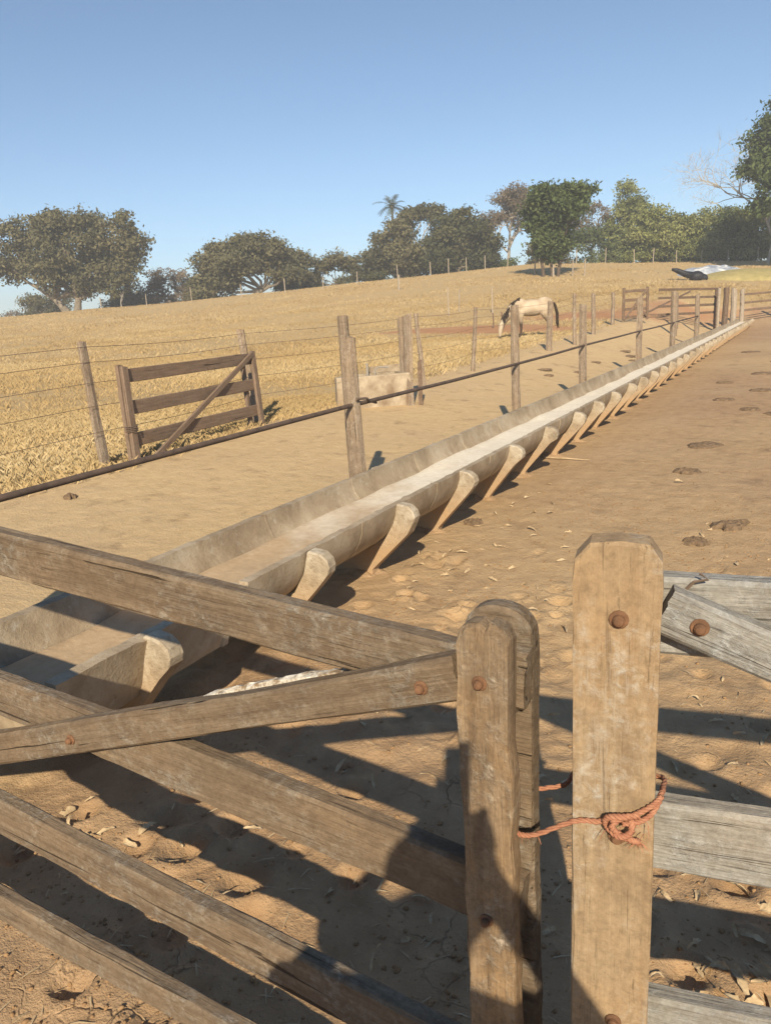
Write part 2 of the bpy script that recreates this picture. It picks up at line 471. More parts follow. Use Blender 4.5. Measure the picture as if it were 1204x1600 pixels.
def board(name, A, B, wd, th, mat, parent, normal=(0, -1, 0), wear=.004, seed=0, seg=None, wd2=None, bow=0):
    """a sawn board from A to B (centre line), width wd in the plane, thickness th along normal; local X is the grain"""
    A = Vector(A); B = Vector(B); x = (B - A); L = x.length; x.normalize()
    n = Vector(normal); n = (n - x * n.dot(x)).normalized(); z = x.cross(-n) * 1.0
    y = z.cross(x)
    Mx = Matrix(((x.x, y.x, z.x, A.x), (x.y, y.y, z.y, A.y), (x.z, y.z, z.z, A.z), (0, 0, 0, 1)))
    seg = seg or max(3, min(60, int(L / .05)))
    wd2 = wd2 or wd
    rr = np.random.default_rng(seed + 100)
    c = min(.006, th * .2)
    vs = []; fs = []
    prof0 = [(-.5, -.5, 1, 0), (-.5, -.25, 0, 0), (-.5, 0, 0, 0), (-.5, .25, 0, 0), (-.5, .5, -1, 0),
             (.5, .5, -2, 0), (.5, .25, 0, 0), (.5, 0, 0, 0), (.5, -.25, 0, 0), (.5, -.5, 2, 0)]
    def prof(w_):
        P_ = []
        h, t_ = w_ / 2, th / 2
        P_ += [(-t_, -h + c), (-t_, -h + 3 * c), (-t_, -h / 3), (-t_, h / 3), (-t_, h - 3 * c), (-t_, h - c)]
        P_ += [(-t_ + c, h), (0, h), (t_ - c, h)]
        P_ += [(t_, h - c), (t_, h - 3 * c), (t_, h / 3), (t_, -h / 3), (t_, -h + 3 * c), (t_, -h + c)]
        P_ += [(t_ - c, -h), (0, -h), (-t_ + c, -h)]
        return P_
    K = 18
    s0 = rr.random(3) * 50
    for i in range(seg + 1):
        u = i / seg
        P_ = prof(wd + (wd2 - wd) * u)
        e1 = float(fbm(np.array([s0[0] + u * L]), np.array([0.]), .5, 4, seed)[0]) * wear * 2.4
        e2 = float(fbm(np.array([s0[1] + u * L]), np.array([0.]), .5, 4, seed + 3)[0]) * wear * 2.4
        for k_, (py, pz) in enumerate(P_):
            dz = e1 if pz > 0 else e2
            py += rr.normal() * wear * .12; 
            px = u * L + (rr.normal() * wear * .3 if i in (0, seg) else 0)
            vs.append((px, py, pz + dz * abs(pz) / (wd / 2) + bow * 4 * u * (1 - u) + rr.normal() * wear * .08))
    for i in range(seg):
        for k_ in range(K):
            a = i * K + k_; b_ = i * K + (k_ + 1) % K
            fs.append((a, b_, b_ + K, a + K))
    fs.append(tuple(reversed(range(K)))); fs.append(tuple(seg * K + j for j in range(K)))
    o = meshobj(name, vs, fs, mat, parent, Mx, True)
    o.data.set_sharp_from_angle(angle=R(28))
    return o

def post(name, A, B, r0, r1, mat, parent, seed=0, k=9, seg=10, flat=1.0, lump=.12, yaw=0):
    """an irregular split post from A (foot) to B (top); local Z is the grain"""
    A = Vector(A); B = Vector(B); z = B - A; L = z.length; z.normalize()
    x = Vector((math.cos(yaw), math.sin(yaw), 0)); x = (x - z * x.dot(z)).normalized(); y = z.cross(x)
    Mx = Matrix(((x.x, y.x, z.x, A.x), (x.y, y.y, z.y, A.y), (x.z, y.z, z.z, A.z), (0, 0, 0, 1)))
    rr = random.Random(seed + 5); base = [1 + (rr.random() - .5) * .45 for _ in range(k)]
    sk = (rr.random() - .5) * .05, (rr.random() - .5) * .05
    vs = []; fs = []; slope = (rr.random() - .5) * 1.2
    for i in range(seg + 1):
        u = i / seg; r = r0 + (r1 - r0) * u
        ox = math.sin(u * 5 + seed) * r0 * lump; oy = math.cos(u * 4 + seed * 2) * r0 * lump
        for j in range(k):
            a = 2 * math.pi * j / k; q = r * base[j] * (1 + (rr.random() - .5) * lump)
            zz = u * L
            if i == seg: zz += slope * math.cos(a) * r + (rr.random() - .5) * r * .4
            vs.append((ox + math.cos(a) * q, oy + math.sin(a) * q * flat, zz))
    for i in range(seg):
        for j in range(k):
            a = i * k + j; b_ = i * k + (j + 1) % k
            fs.append((a, b_, b_ + k, a + k))
    fs.append(tuple(reversed(range(k)))); fs.append(tuple(seg * k + j for j in range(k)))
    return meshobj(name, vs, fs, mat, parent, Mx, False)

def bolt(parent, loc, normal, r=.0075):
    n = Vector(normal).normalized(); q = n.to_track_quat('Z', 'Y').to_matrix().to_4x4(); q.translation = loc
    m_ = MB()
    rings = [(0, 1.55), (.0025, 1.6), (.004, 1.45), (.0045, 1.0), (.010, .98), (.0135, .7), (.0145, .3)]
    k = 12
    for h, s_ in rings:
        for j in range(k):
            a = 2 * math.pi * j / k; m_.v.append(Vector((math.cos(a) * r * s_, math.sin(a) * r * s_, h - .001)))
    for i in range(len(rings) - 1):
        for j in range(k):
            a = i * k + j; b_ = i * k + (j + 1) % k; m_.f.append((a, b_, b_ + k, a + k))
    m_.f.append(tuple((len(rings) - 1) * k + j for j in range(k)))
    return m_.build('bolt', 'rust', parent, q)

# ================================================================= GROUND
def axis(pts):
    out = []
    for (a, b_, st) in pts: out += list(np.arange(a, b_, st))
    return np.array(out + [pts[-1][1]])
xs = axis([(-600, -200, 40), (-200, -100, 6), (-100, -40, 2), (-40, -12, .7), (-12, -8, .25), (-8, -3.4, .09), (-3.4, .6, .022), (.6, 2, .06), (2, 6, .3), (6, 40, 2), (40, 200, 16), (200, 600, 50)])
ys = axis([(-200, -20, 20), (-20, -2, 2), (-2, .9, .12), (.9, 4.2, .022), (4.2, 7, .05), (7, 14, .12), (14, 30, .35), (30, 60, .7), (60, 130, 1.6), (130, 300, 10), (300, 900, 60)])
GX, GY = np.meshgrid(xs, ys)
GZ = height(GX, GY)
nx, ny = len(xs), len(ys)
V = np.stack([GX, GY, GZ], -1).reshape(-1, 3)
ii = (np.arange(ny - 1)[:, None] * nx + np.arange(nx - 1)[None, :]).ravel()
F = np.stack([ii, ii + 1, ii + nx + 1, ii + nx], -1)

def fieldmask(x, y):
    edge = -7.25 - .018 * np.maximum(y - 8, 0) + vnoise(x, y, 1.4, 40) * .5
    f = sstep(.6, -.6, x - edge + vnoise(x, y, .35, 46) * .5)
    f = f * (1 - .55 * sstep(20, 26, y) * (1 - sstep(34, 42, y)) * (vnoise(x, y, 3.0, 44) > .0) * sstep(-16, -9, x))
    return np.maximum(f, sstep(50, 56, y))
def redmask(x, y):
    def blob(cx, cy, rx, ry): return np.exp(-(((x - cx) / rx) ** 2 + ((y - cy) / ry) ** 2))
    q = 1.3 * blob(-14.5, 34.5, 4.5, 1.9) + .8 * blob(-10.5, 32.5, 3, 1.6) + .9 * blob(-9.6, 40.5, 4.2, 3.2) + .6 * blob(-7.5, 47, 4.0, 5.0) + .7 * blob(-12.5, 33, 2.0, 1.0) + .5 * blob(-4, 51, 4, 3)
    return np.clip(q, 0, 1)
zone = np.zeros((len(V), 4), np.float32)
zone[:, 0] = fieldmask(V[:, 0], V[:, 1])
zone[:, 1] = redmask(V[:, 0], V[:, 1])
zone[:, 2] = sstep(-2.9, -2.3, V[:, 0]) * (.8 + .6 * fbm(V[:, 0], V[:, 1], 3.0, 3, 61))
zone[:, 3] = 1
ground = meshobj('ground', V, F, 'ground', smooth=True)
a = ground.data.attributes.new('zone', 'FLOAT_COLOR', 'POINT'); a.data.foreach_set('color', zone.ravel())
props(ground, 'trampled dirt yard and dry straw coloured hillside pasture', None, None, 'structure')

# dry grass of the pasture
def grass(n_try, dmin, dmax, blades, h0, h1, wd, dens_pow=1.0, lat=.58):
    d = dmin + (dmax - dmin) * rng.random(n_try) ** dens_pow
    l = d * (rng.random(n_try) * 2 - 1) * lat
    x = d * FX + l * FY; y = d * FY - l * FX
    f = fieldmask(x, y) * (1 - np.clip(redmask(x, y) * 1.3, 0, 1))
    f = f * (.25 + 1.3 * np.clip(vnoise(x, y, 2.2, 71) + .45, 0, 1)) * (.25 + .75 * sstep(-.25, .12, fbm(x, y, 7, 2, 73)))
    keep = (rng.random(n_try) < f) & ~((x > -3.2) & (x < -1.6) & (y < 49))
    x, y, d = x[keep], y[keep], d[keep]; z = height(x, y)
    n = len(x)
    hs = (h0 + (h1 - h0) * rng.random(n)) * (.6 + .9 * np.clip(vnoise(x, y, 3.5, 75) + .5, 0, 1))
    X = np.repeat(x, blades); Y = np.repeat(y, blades); Z = np.repeat(z, blades); Hs = np.repeat(hs, blades) * (.5 + .7 * rng.random(n * blades))
    az = rng.random(n * blades) * 2 * np.pi; lean = Hs * (.25 + .9 * rng.random(n * blades))
    sp = rng.random(n * blades) * .09
    bx = X + np.cos(az) * sp; by = Y + np.sin(az) * sp
    pa = az + np.pi / 2 + rng.normal(size=n * blades) * .8
    w_ = wd * (.6 + .8 * rng.random(n * blades))
    v = np.empty((n * blades, 4, 3))
    v[:, 0] = np.stack([bx - np.cos(pa) * w_, by - np.sin(pa) * w_, Z - .02], -1)
    v[:, 1] = np.stack([bx + np.cos(pa) * w_, by + np.sin(pa) * w_, Z - .02], -1)
    mx = bx + np.cos(az) * lean * .4; my = by + np.sin(az) * lean * .4
    v[:, 2] = np.stack([mx + np.cos(pa) * w_ * .7, my + np.sin(pa) * w_ * .7, Z + Hs * .62], -1)
    v[:, 3] = np.stack([bx + np.cos(az) * lean, by + np.sin(az) * lean, Z + Hs], -1)
    t = np.clip(np.repeat(.5 + vnoise(x, y, 2.5, 77) * .9, blades) + rng.normal(size=n * blades) * .22, 0, 1)
    return v.reshape(-1, 3), np.repeat(t, 4)
gv, gt = [], []
for args in ((150000, 7.5, 15, 5, .03, .095, .0014, .8), (110000, 13, 32, 4, .035, .10, .003, .7), (70000, 30, 62, 4, .05, .12, .009, .8), (60000, 58, 104, 3, .06, .14, .018, .9)):
    v, t = grass(*args); gv.append(v); gt.append(t)
gv = np.concatenate(gv); gt = np.concatenate(gt)
q = np.arange(len(gv)).reshape(-1, 4)
g = meshobj('dry_grass', gv, q, 'dry_grass', attr=gt)
props(g, 'short dry straw coloured grass covering the hillside pasture', 'grass', None, 'stuff')

# ================================================================= FEEDING TROUGH
TX = -2.54; SEC = 1.07; Y0 = 1.50; NSEC = 42
tr = thing('feeding_trough', (TX, Y0, 0), 'long open concrete feeding trough on splayed supports running across the dirt yard', 'trough')
# half-pipe profile (x,z): outside right -> under -> outside left -> inside
def trough_profile():
    o, i_ = [], []
    n = 16
    for k in range(n + 1):
        a = math.pi * k / n
        ex = math.copysign(abs(math.cos(a)) ** .92, math.cos(a))
        o.append((.375 * ex, .505 - .315 * math.sin(a)))
        i_.append((.325 * ex, .505 - .265 * math.sin(a)))
    return o, i_
po, pi_ = trough_profile()
ring = po + list(reversed(pi_))
def poly17(P_):
    P_ = [Vector(p) for p in P_]; L = [0]
    for a, b_ in zip(P_[:-1], P_[1:]): L.append(L[-1] + (b_ - a).length)
    out = []
    for k in range(17):
        t = L[-1] * k / 16; j = max(i for i in range(len(L) - 1) if L[i] <= t + 1e-9); q = P_[j].lerp(P_[j + 1], (t - L[j]) / (L[j + 1] - L[j])); out.append((q.x, q.y))
    return out
boxring = poly17([(.39, .505), (.31, .235), (-.31, .235), (-.39, .505)]) + list(reversed(poly17([(.33, .505), (.272, .30), (-.272, .30), (-.33, .505)])))
def trough_mesh(seed, ring=ring):
    rr = np.random.default_rng(seed); vs = []; fs = []; K = len(ring); S = 20
    for s in range(S + 1):
        yy = s / S * (SEC - .006)
        flare = .0
        for k, (x, z) in enumerate(ring):
            rim = z > .49
            jz = rr.normal() * (.0018 if rim else .0004) - (.010 * rr.random() if rim and rr.random() < .05 else 0); jx = rr.normal() * (.0018 if rim else .0004)
            sgn = 1 if k < len(po) else -1
            vs.append((x * (1 + flare * sgn) + jx, yy, z + jz - flare * .5 * sgn * (0 if rim else 1)))
    for s in range(S):
        for k in range(K):
            a = s * K + k; b_ = s * K + (k + 1) % K
            fs.append((a, a + K, b_ + K, b_))
    n = len(po)
    for s, rev in ((0, False), (S, True)):
        for k in range(n - 1):
            f = (s * K + k, s * K + k + 1, s * K + K - 2 - k, s * K + K - 1 - k)
            fs.append(f if not rev else f[::-1])
    me = bpy.data.meshes.new('trough_section'); me.from_pydata(vs, [], fs); me.update()
    me.polygons.foreach_set('use_smooth', np.ones(len(me.polygons), bool)); me.materials.append(MATS['trough_concrete']); me.set_sharp_from_angle(angle=R(40)); return me
tms = [trough_mesh(s) for s in range(5)]; boxsec = trough_mesh(9, boxring)
def support_mesh(seed):
    rr = random.Random(seed); j = lambda a=.02: (rr.random() - .5) * 2 * a
    m_ = MB()
    out = [(-.15 + j(), -.05), (.15 + j(), -.05), (.19 + j(), .05), (.445 + j(), .34 + j()), (.495 + j(.005), .395), (.505, .43), (.495, .468), (.455 + j(.004), .50), (.385, .512)]
    inn = [(.374, .47), (.352, .39), (.28, .275), (.16, .20), (0, .175), (-.16, .20), (-.28, .275), (-.352, .39), (-.374, .47)]
    lft = [(-.385, .50), (-.40 + j(.004), .497), (-.415, .475), (-.425, .44), (-.42, .405), (-.40 + j(), .34 + j()), (-.19, .05)]
    outl = out + inn + lft
    n = len(outl)
    for yy in (-.042, -.034, .034, .042):
        for k, (x, z) in enumerate(outl):
            ins = .008 if abs(yy) > .04 else 0
            if not (9 <= k < 18): x *= (1 - ins * 1.5); z -= ins if z > .3 else 0
            m_.v.append(Vector((x + j(.002), yy + j(.002), z)))
    for i in range(3):
        for k in range(n):
            a = i * n + k; b_ = i * n + (k + 1) % n
            m_.f.append((a, b_, b_ + n, a + n))
    # caps: strip between outer and inner outline
    def cap(o_, rev):
        idx_out = list(range(2, 9)); idx_in = list(range(9, 14))
        fs = [(0, 1, 2, 24), (24, 2, 13)]
        R_ = [(2, 3, 12, 13), (3, 4, 11, 12), (4, 5, 10, 11), (5, 6, 9, 10), (6, 7, 8, 9)]
        L_ = [(24, 13, 14, 23), (23, 14, 15, 22), (22, 15, 16, 21), (21, 16, 17, 20), (20, 17, 18, 19)]
        for f in fs + R_ + L_:
            f = tuple(o_ + q for q in f); m_.f.append(f[::-1] if rev else f)
    cap(0, False); cap(3 * n, True)
    me = bpy.data.meshes.new('support'); me.from_pydata([tuple(v) for v in m_.v], [], m_.f); me.update(); me.materials.append(MATS['support_concrete'])
    bm = bmesh.new(); bm.from_mesh(me); bmesh.ops.recalc_face_normals(bm, faces=bm.faces); bm.to_mesh(me); bm.free(); return me
sms = [support_mesh(s) for s in range(9)]
def moundmesh(seed):
    rr = np.random.default_rng(seed); k = 14; vs = []; fs = []; base = 1 + rr.normal(size=k) * .16
    for r, z in ((1.0, -.012), (.78, .012), (.5, .034), (.2, .046)):
        for j in range(k):
            a = 2 * math.pi * j / k; vs.append((math.cos(a) * .235 * r * base[j], math.sin(a) * .14 * r * base[j], z + rr.normal() * .004))
    for i in range(3):
        for j in range(k):
            a = i * k + j; b_ = i * k + (j + 1) % k; fs.append((a, b_, b_ + k, a + k))
    fs.append(tuple(3 * k + j for j in range(k)))
    me = bpy.data.meshes.new('dirt_mound'); me.from_pydata(vs, [], fs); me.update(); me.materials.append(MATS['ground_clod']); return me
plain('ground_clod', (.29, .185, .10), (.45, .31, .185), 9, .95, .8, dist=.02)
mms = [moundmesh(s) for s in range(4)]
for i in range(NSEC):
    dz = random.uniform(-.003, .003); dx = random.uniform(-.003, .003)
    linkmesh('trough_section', tms[i % 5] if i else boxsec, tr, Matrix.Translation((TX + dx, Y0 + i * SEC, dz)) @ (Matrix() if i else Matrix.Diagonal((1, .86, 1, 1))))
for i in range(NSEC):
    yy = Y0 + .50 + i * SEC + random.uniform(-.05, .05)
    sp_ = linkmesh('support', sms[(i * 4) % 9], tr, Matrix.Translation((TX + random.uniform(-.012, .012), yy, 0)) @ Matrix.Rotation(random.uniform(-.07, .07), 4, 'Z'))
    if i < 20: linkmesh('dirt_mound', mms[i % 4], sp_, Matrix.Translation((TX + .02, yy, 0)) @ Matrix.Rotation(random.choice((0, math.pi)) + random.uniform(-.2, .2), 4, 'Z'))
# mortar collars at the joints, on the inner wall and rim
for i in range(2, NSEC):
    if i > 14: break
    m_ = MB(); n = len(pi_); rr = random.Random(i)
    for yy, off in ((-.016, -.003), (0, .004), (.016, -.003)):
        for (x, z) in pi_:
            k = 1 - off / .33 * (1 if z < .5 else .4)
            m_.v.append(Vector((x * k + rr.uniform(-.003, .003), yy + rr.uniform(-.008, .008), z + off * .8 + rr.uniform(-.002, .003))))
    for a_ in range(2):
        for k in range(n - 1):
            a = a_ * n + k; m_.f.append((a, a + 1, a + 1 + n, a + n))
    m_.build('mortar_joint', 'trough_concrete', tr, Matrix.Translation((TX, Y0 + i * SEC - .003, 0)), True)
# closing wall at the near end
m_ = MB()
m_.prism([(.385, .495), (.307, .238), (-.307, .238), (-.385, .495)], -.05, .0, .006)
m_.build('end_wall', 'trough_concrete', tr, Matrix.Translation((TX, Y0, -.004)))
m_.build('end_wall', 'trough_concrete', tr, Matrix.Translation((TX, Y0 + SEC * .86 + .045, -.004)))
m_ = MB(); m_.prism([(x * .985, z - .012) for (x, z) in po], -.03, .012, .005)
m_.build('end_wall', 'trough_concrete', tr, Matrix.Translation((TX, Y0 + SEC, -.002)))
# settled feed dust in the bottom
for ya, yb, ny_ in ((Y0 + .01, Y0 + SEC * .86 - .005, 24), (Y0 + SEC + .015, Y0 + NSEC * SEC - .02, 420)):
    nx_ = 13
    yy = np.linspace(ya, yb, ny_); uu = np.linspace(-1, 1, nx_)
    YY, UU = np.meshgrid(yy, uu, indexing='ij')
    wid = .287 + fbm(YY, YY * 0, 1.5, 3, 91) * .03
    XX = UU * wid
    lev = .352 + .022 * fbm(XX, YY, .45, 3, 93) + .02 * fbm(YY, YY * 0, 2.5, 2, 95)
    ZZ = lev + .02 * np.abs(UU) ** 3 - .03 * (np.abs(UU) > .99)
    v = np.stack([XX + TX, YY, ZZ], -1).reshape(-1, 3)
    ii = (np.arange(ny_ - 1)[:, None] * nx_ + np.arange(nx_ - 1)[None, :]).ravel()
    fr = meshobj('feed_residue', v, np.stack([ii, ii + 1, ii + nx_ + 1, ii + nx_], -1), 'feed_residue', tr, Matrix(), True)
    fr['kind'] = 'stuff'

# ================================================================= PIPE FENCE behind the trough
pf = thing('pipe_fence', (-3.4, 5.7, 0), 'split timber posts strung with one dark steel pipe behind the feeding trough', 'fence')
PX = -3.4
for i, (y, top, r) in enumerate([(5.70, 1.53, .075), (10.24, 1.74, .07), (14.05, 1.70, .075), (19.75, 1.80, .08), (25.6, 1.95, .08), (32.0, 1.88, .085), (1.35, 1.6, .075)]):
    dxp = .05 if i == 0 else 0
    post('post', (PX - .03 + dxp, y, -.3), (PX - .05 - (.03 if i == 0 else 0) + dxp, y + .02, top), r, r * .88, 'field_post_wood', pf, seed=i * 7 + 1, k=8, flat=.8, lump=.08)
    if i == 0:
        post('post', (PX - .05, y + .06, -.3), (PX - .10, y + .09, 1.70), .055, .045, 'field_post_wood', pf, seed=77, k=7, lump=.1)
pts = [(PX, y, z) for y, z in ((-2, .86), (1.35, .90), (3.3, .918), (5.6, .935), (8, .93), (10.2, .94), (12, .95), (14.05, .975), (17, .985), (19.75, 1.0), (22.5, 1.0), (25.6, 1.02), (32, 1.05))]
m_ = MB(); m_.tube(pts, .019, 10); m_.build('pipe', 'pipe_metal', pf, None, True)
m_ = MB(); m_.tube([(PX + .06, 5.66, .99), (PX + .09, 5.78, .985), (PX + .02, 5.95, .94), (PX - .02, 6.15, .90)], .012, 6); m_.build('wire_tie', 'wire', pf)

# ================================================================= PASTURE FENCE (posts and wire)
wf = thing('wire_fence', (-7.2, 6.1, hz(-7.2, 6.1)), 'leaning weathered posts with strands of barbed wire along the pasture edge', 'fence')
fp = [((-7.05, 6.05), (-7.41, 6.28, 1.60), .062), ((-7.35, 9.40), (-7.72, 9.62, 1.62), .07),
      ((-6.45, 13.6), (-6.72, 13.95, 1.72), .055), ((-6.61, 16.6), (-6.65, 17.0, 1.79), .055), ((-6.38, 22.1), (-6.43, 22.4, 1.87), .085),
      ((-6.25, 24.5), (-6.36, 24.9, 2.08), .075), ((-6.72, 29.0), (-6.79, 29.4, 2.10), .085), ((-7.15, 34.6), (-7.24, 35.0, 2.2), .10)]
tops = []
for i, (f, t, r) in enumerate(fp):
    z0 = hz(*f)
    post('post', (f[0], f[1], z0 - .25), t, r, r * .82, 'field_post_wood', wf, seed=i * 11 + 3, k=7, lump=.14)
    tops.append((Vector((f[0], f[1], z0)), Vector(t)))
for h in (.30, .50, .68, .84, .96):
    for a_, b_ in zip(tops[:-1], tops[1:]):
        pass
    m_ = MB(); pts = []
    allp = [(Vector((-7.0, -1.5, .03)), Vector((-7.2, -1.5, 1.5)))] + tops
    for a_, b_ in zip(allp[:-1], allp[1:]):
        pa = a_[0].lerp(a_[1], h); pb = b_[0].lerp(b_[1], h)
        for s in range(6):
            q = pa.lerp(pb, s / 6); q.z -= .03 * math.sin(math.pi * s / 6); q.x += .05; pts.append(q)
    pts.append(allp[-1][0].lerp(allp[-1][1], h))
    m_.tube(pts, .0032, 4); m_.build('wire', 'wire', wf)

cp = thing('corner_post', (-5.85, 11.75, hz(-5.85, 11.75)), 'thick split post with a dark stake beside the concrete water tank', 'post')
z0 = hz(-5.85, 11.75)
post('post', (-5.85, 11.72, z0 - .25), (-5.96, 12.0, 1.68), .078, .07, 'field_post_wood', cp, seed=41, k=9, lump=.12)
post('post', (-6.08, 11.95, z0 - .25), (-6.18, 12.2, 1.66), .055, .05, 'field_post_wood', cp, seed=43, k=7)
post('stake', (-5.70, 11.85, z0 - .25), (-5.74, 11.95, .92), .035, .035, 'corral_wood', cp, seed=47, k=6)

# field gate
zg = hz(-7.0, 6.5)
fg = thing('field_gate', (-6.95, 6.46, zg), 'brown three railed field gate with a long diagonal brace standing at the pasture fence', 'gate')
gA = Vector((-6.93, 6.44, .15)); gB = Vector((-7.07, 9.12, .17))
gd = (gB - gA).normalized(); gn = Vector((gd.y, -gd.x, 0)).normalized()
def gp_(u, h, off=0): return Vector((gA.x + (gB.x - gA.x) * u - .17 * (h - .15) * 1.0, gA.y + (gB.y - gA.y) * u + .15 * (h - .15), h)) + gn * off
board('stile', gp_(0, .06), gp_(0, 1.28), .10, .05, 'field_gate_wood', fg, gn, seed=1, wear=.003)
board('stile', gp_(-.008, .06, -.05), gp_(-.008, 1.30, -.05), .10, .05, 'field_gate_wood', fg, gn, seed=2, wear=.003)
board('stile', gp_(1, .05), gp_(1, 1.30), .10, .05, 'field_gate_wood', fg, gn, seed=3, wear=.003)
board('stile', gp_(.945, .08, -.1), gp_(.945, 1.22, -.1), .08, .05, 'field_gate_wood', fg, gn, seed=4, wear=.003)
for i, h in enumerate((1.17, .79, .41, .10)):
    board('rail', gp_(.015, h, -.035), gp_(.99, h + .02, -.035), .165 if i < 3 else .13, .03, 'field_gate_wood', fg, gn, seed=10 + i, wear=.003)
board('brace', gp_(.06, .10, .02), gp_(.99, 1.26, .02), .075, .035, 'field_gate_wood', fg, gn, seed=20, wear=.002)
m_ = MB()
for k in range(4):
    pts = []
    for s in range(13):
        a = 2 * math.pi * s / 12; p = gp_(0, .52 + .02 * k) + gd * math.cos(a) * .085 + gn * (math.sin(a) * .075 - .02); pts.append(p)
    m_.tube(pts, .006, 4)
m_.build('wire_tie', 'wire', fg)

# concrete water tank
wt = thing('water_tank', (-6.5, 11.3, hz(-6.5, 11.3)), 'low rectangular concrete water tank with a smaller block beside the fence', 'tank')
zt = hz(-6.4, 11.4)
def openbox(L, W_, H_, t):
    m_ = MB()
    o = [(-L/2, -W_/2), (L/2, -W_/2), (L/2, W_/2), (-L/2, W_/2)]; i_ = [(-L/2+t, -W_/2+t), (L/2-t, -W_/2+t), (L/2-t, W_/2-t), (-L/2+t, W_/2-t)]
    for z in (0, H_ - .02): m_.v += [Vector((x, y, z)) for x, y in o]
    k = 1 - .02 / max(L, W_)
    m_.v += [Vector((x * .985, y * .98, H_)) for x, y in o]
    m_.v += [Vector((x, y, H_)) for x, y in i_]; m_.v += [Vector((x, y, H_ - .25)) for x, y in i_]
    for r in range(4):
        for j in range(4):
            a = r * 4 + j; b_ = r * 4 + (j + 1) % 4; m_.f.append((a, b_, b_ + 4, a + 4))
    m_.f.append((16, 17, 18, 19)); m_.f.append((3, 2, 1, 0)); return m_
td = Vector((.745, .667, 0)).normalized()
ang = math.atan2(.30, .95)
Mt = Matrix.Translation((-6.42, 11.62, zt - .03)) @ Matrix.Rotation(R(48), 4, 'Z')
openbox(1.0, .62, .56, .08).build('basin', 'tank_concrete', wt, Mt)
Mt2 = Matrix.Translation((-6.52, 12.02, zt - .03)) @ Matrix.Rotation(R(48), 4, 'Z')
m_ = MB(); m_.prism([(-.30, 0), (.52, 0), (.50, .68), (-.22, .66)], 0, .10, .01); m_.build('back_wall', 'tank_concrete', wt, Mt2)
m_ = MB(); m_.prism([(-.16, 0), (.16, 0), (.15, .52), (.08, .54), (-.15, .52)], -.14, .14, .012); m_.build('end_block', 'tank_concrete', wt, Matrix.Translation((-7.02, 11.5, zt - .03)) @ Matrix.Rotation(R(38), 4, 'Z'))
m_ = MB(); m_.tube([(-6.52, 11.75, .5), (-6.52, 11.75, .80), (-6.45, 11.80, .84), (-6.32, 11.9, .82)], .014, 6); m_.tube([(-6.60, 11.62, .70), (-6.60, 11.62, .92)], .022, 6); m_.build('valve_pipe', 'tank_pipe', wt)

# ================================================================= FOREGROUND GATES
# left leaf: hangs at y = 1.0, sags towards its free end
def lg(x, z, y): return Vector((x, y, z))
GL = thing('farm_gate', (-.38, 1.0, hz(-.38, 1.0)), 'weathered grey-brown plank gate with a diagonal brace and doubled end stile', 'gate')
def rail(parent, xa, za, xb, zb, wd, y, mat, seed, name='rail', th=.04, wd2=None, bow=0, wear=.006, normal=(0, -1, 0)):
    return board(name, (xa, y, za), (xb, y, zb), wd, th, mat, parent, normal, wear, seed, wd2=wd2, bow=bow)
def lin(x, x1, z1, x2, z2): return z1 + (z2 - z1) * (x - x1) / (x2 - x1)
XL, XR = -2.75, -.335
rail(GL, XL, lin(XL, -1.558, 1.251, -.456, 1.161) - .063, XR, lin(XR, -1.558, 1.251, -.456, 1.161) - .05, .126, 1.0, 'gate_wood', 31, wd2=.088, bow=.004)
rail(GL, XL, lin(XL, -1.667, .882, -.463, .768) - .056, XR, lin(XR, -1.667, .882, -.463, .768) - .056, .108, 1.0, 'gate_wood', 32, wd2=.115)
rail(GL, XL, lin(XL, -1.774, .519, -.579, .384) - .054, XR, lin(XR, -1.774, .519, -.579, .384) - .054, .106, 1.0, 'gate_wood', 33, wd2=.108)
rail(GL, XL, lin(XL, -1.876, .172, -1.031, .097) - .045, XR, .045, .085, 1.0, 'gate_wood', 34)
def bz(x): return lin(x, -1.638, .700, -.436, 1.112)
board('brace', (-2.5, .9585, bz(-2.5)), (-.412, .9585, bz(-.412)), .072, .036, 'gate_wood', GL, (0, -1, 0), .005, 35)
b2 = board('brace', (-2.3, 1.042, bz(-2.3) - .028), (-.44, 1.042, bz(-.44) - .028), .075, .036, 'gate_wood', GL, (0, -1, 0), .006, 36)
# peeling pale bark left on top of the rear brace
rr = np.random.default_rng(3); m_ = MB()
nb = 26; xs_ = np.linspace(-1.02, -.66, nb)
for i, x in enumerate(xs_):
    e = math.sin(math.pi * i / (nb - 1)) ** .5
    for j, (dy, dz) in enumerate(((-.019, -.012), (-.014, .010), (-.004, .012), (.008, .009), (.019, -.008))):
        m_.v.append(Vector((x + rr.normal() * .003, 1.042 + dy + rr.normal() * .0015, bz(x) - .028 + .0385 + (dz + rr.normal() * .0022) * e)))
for i in range(nb - 1):
    for j in range(4):
        a = i * 5 + j; m_.f.append((a, a + 1, a + 6, a + 5))
m_.build('peeling_bark', 'peel', b2)
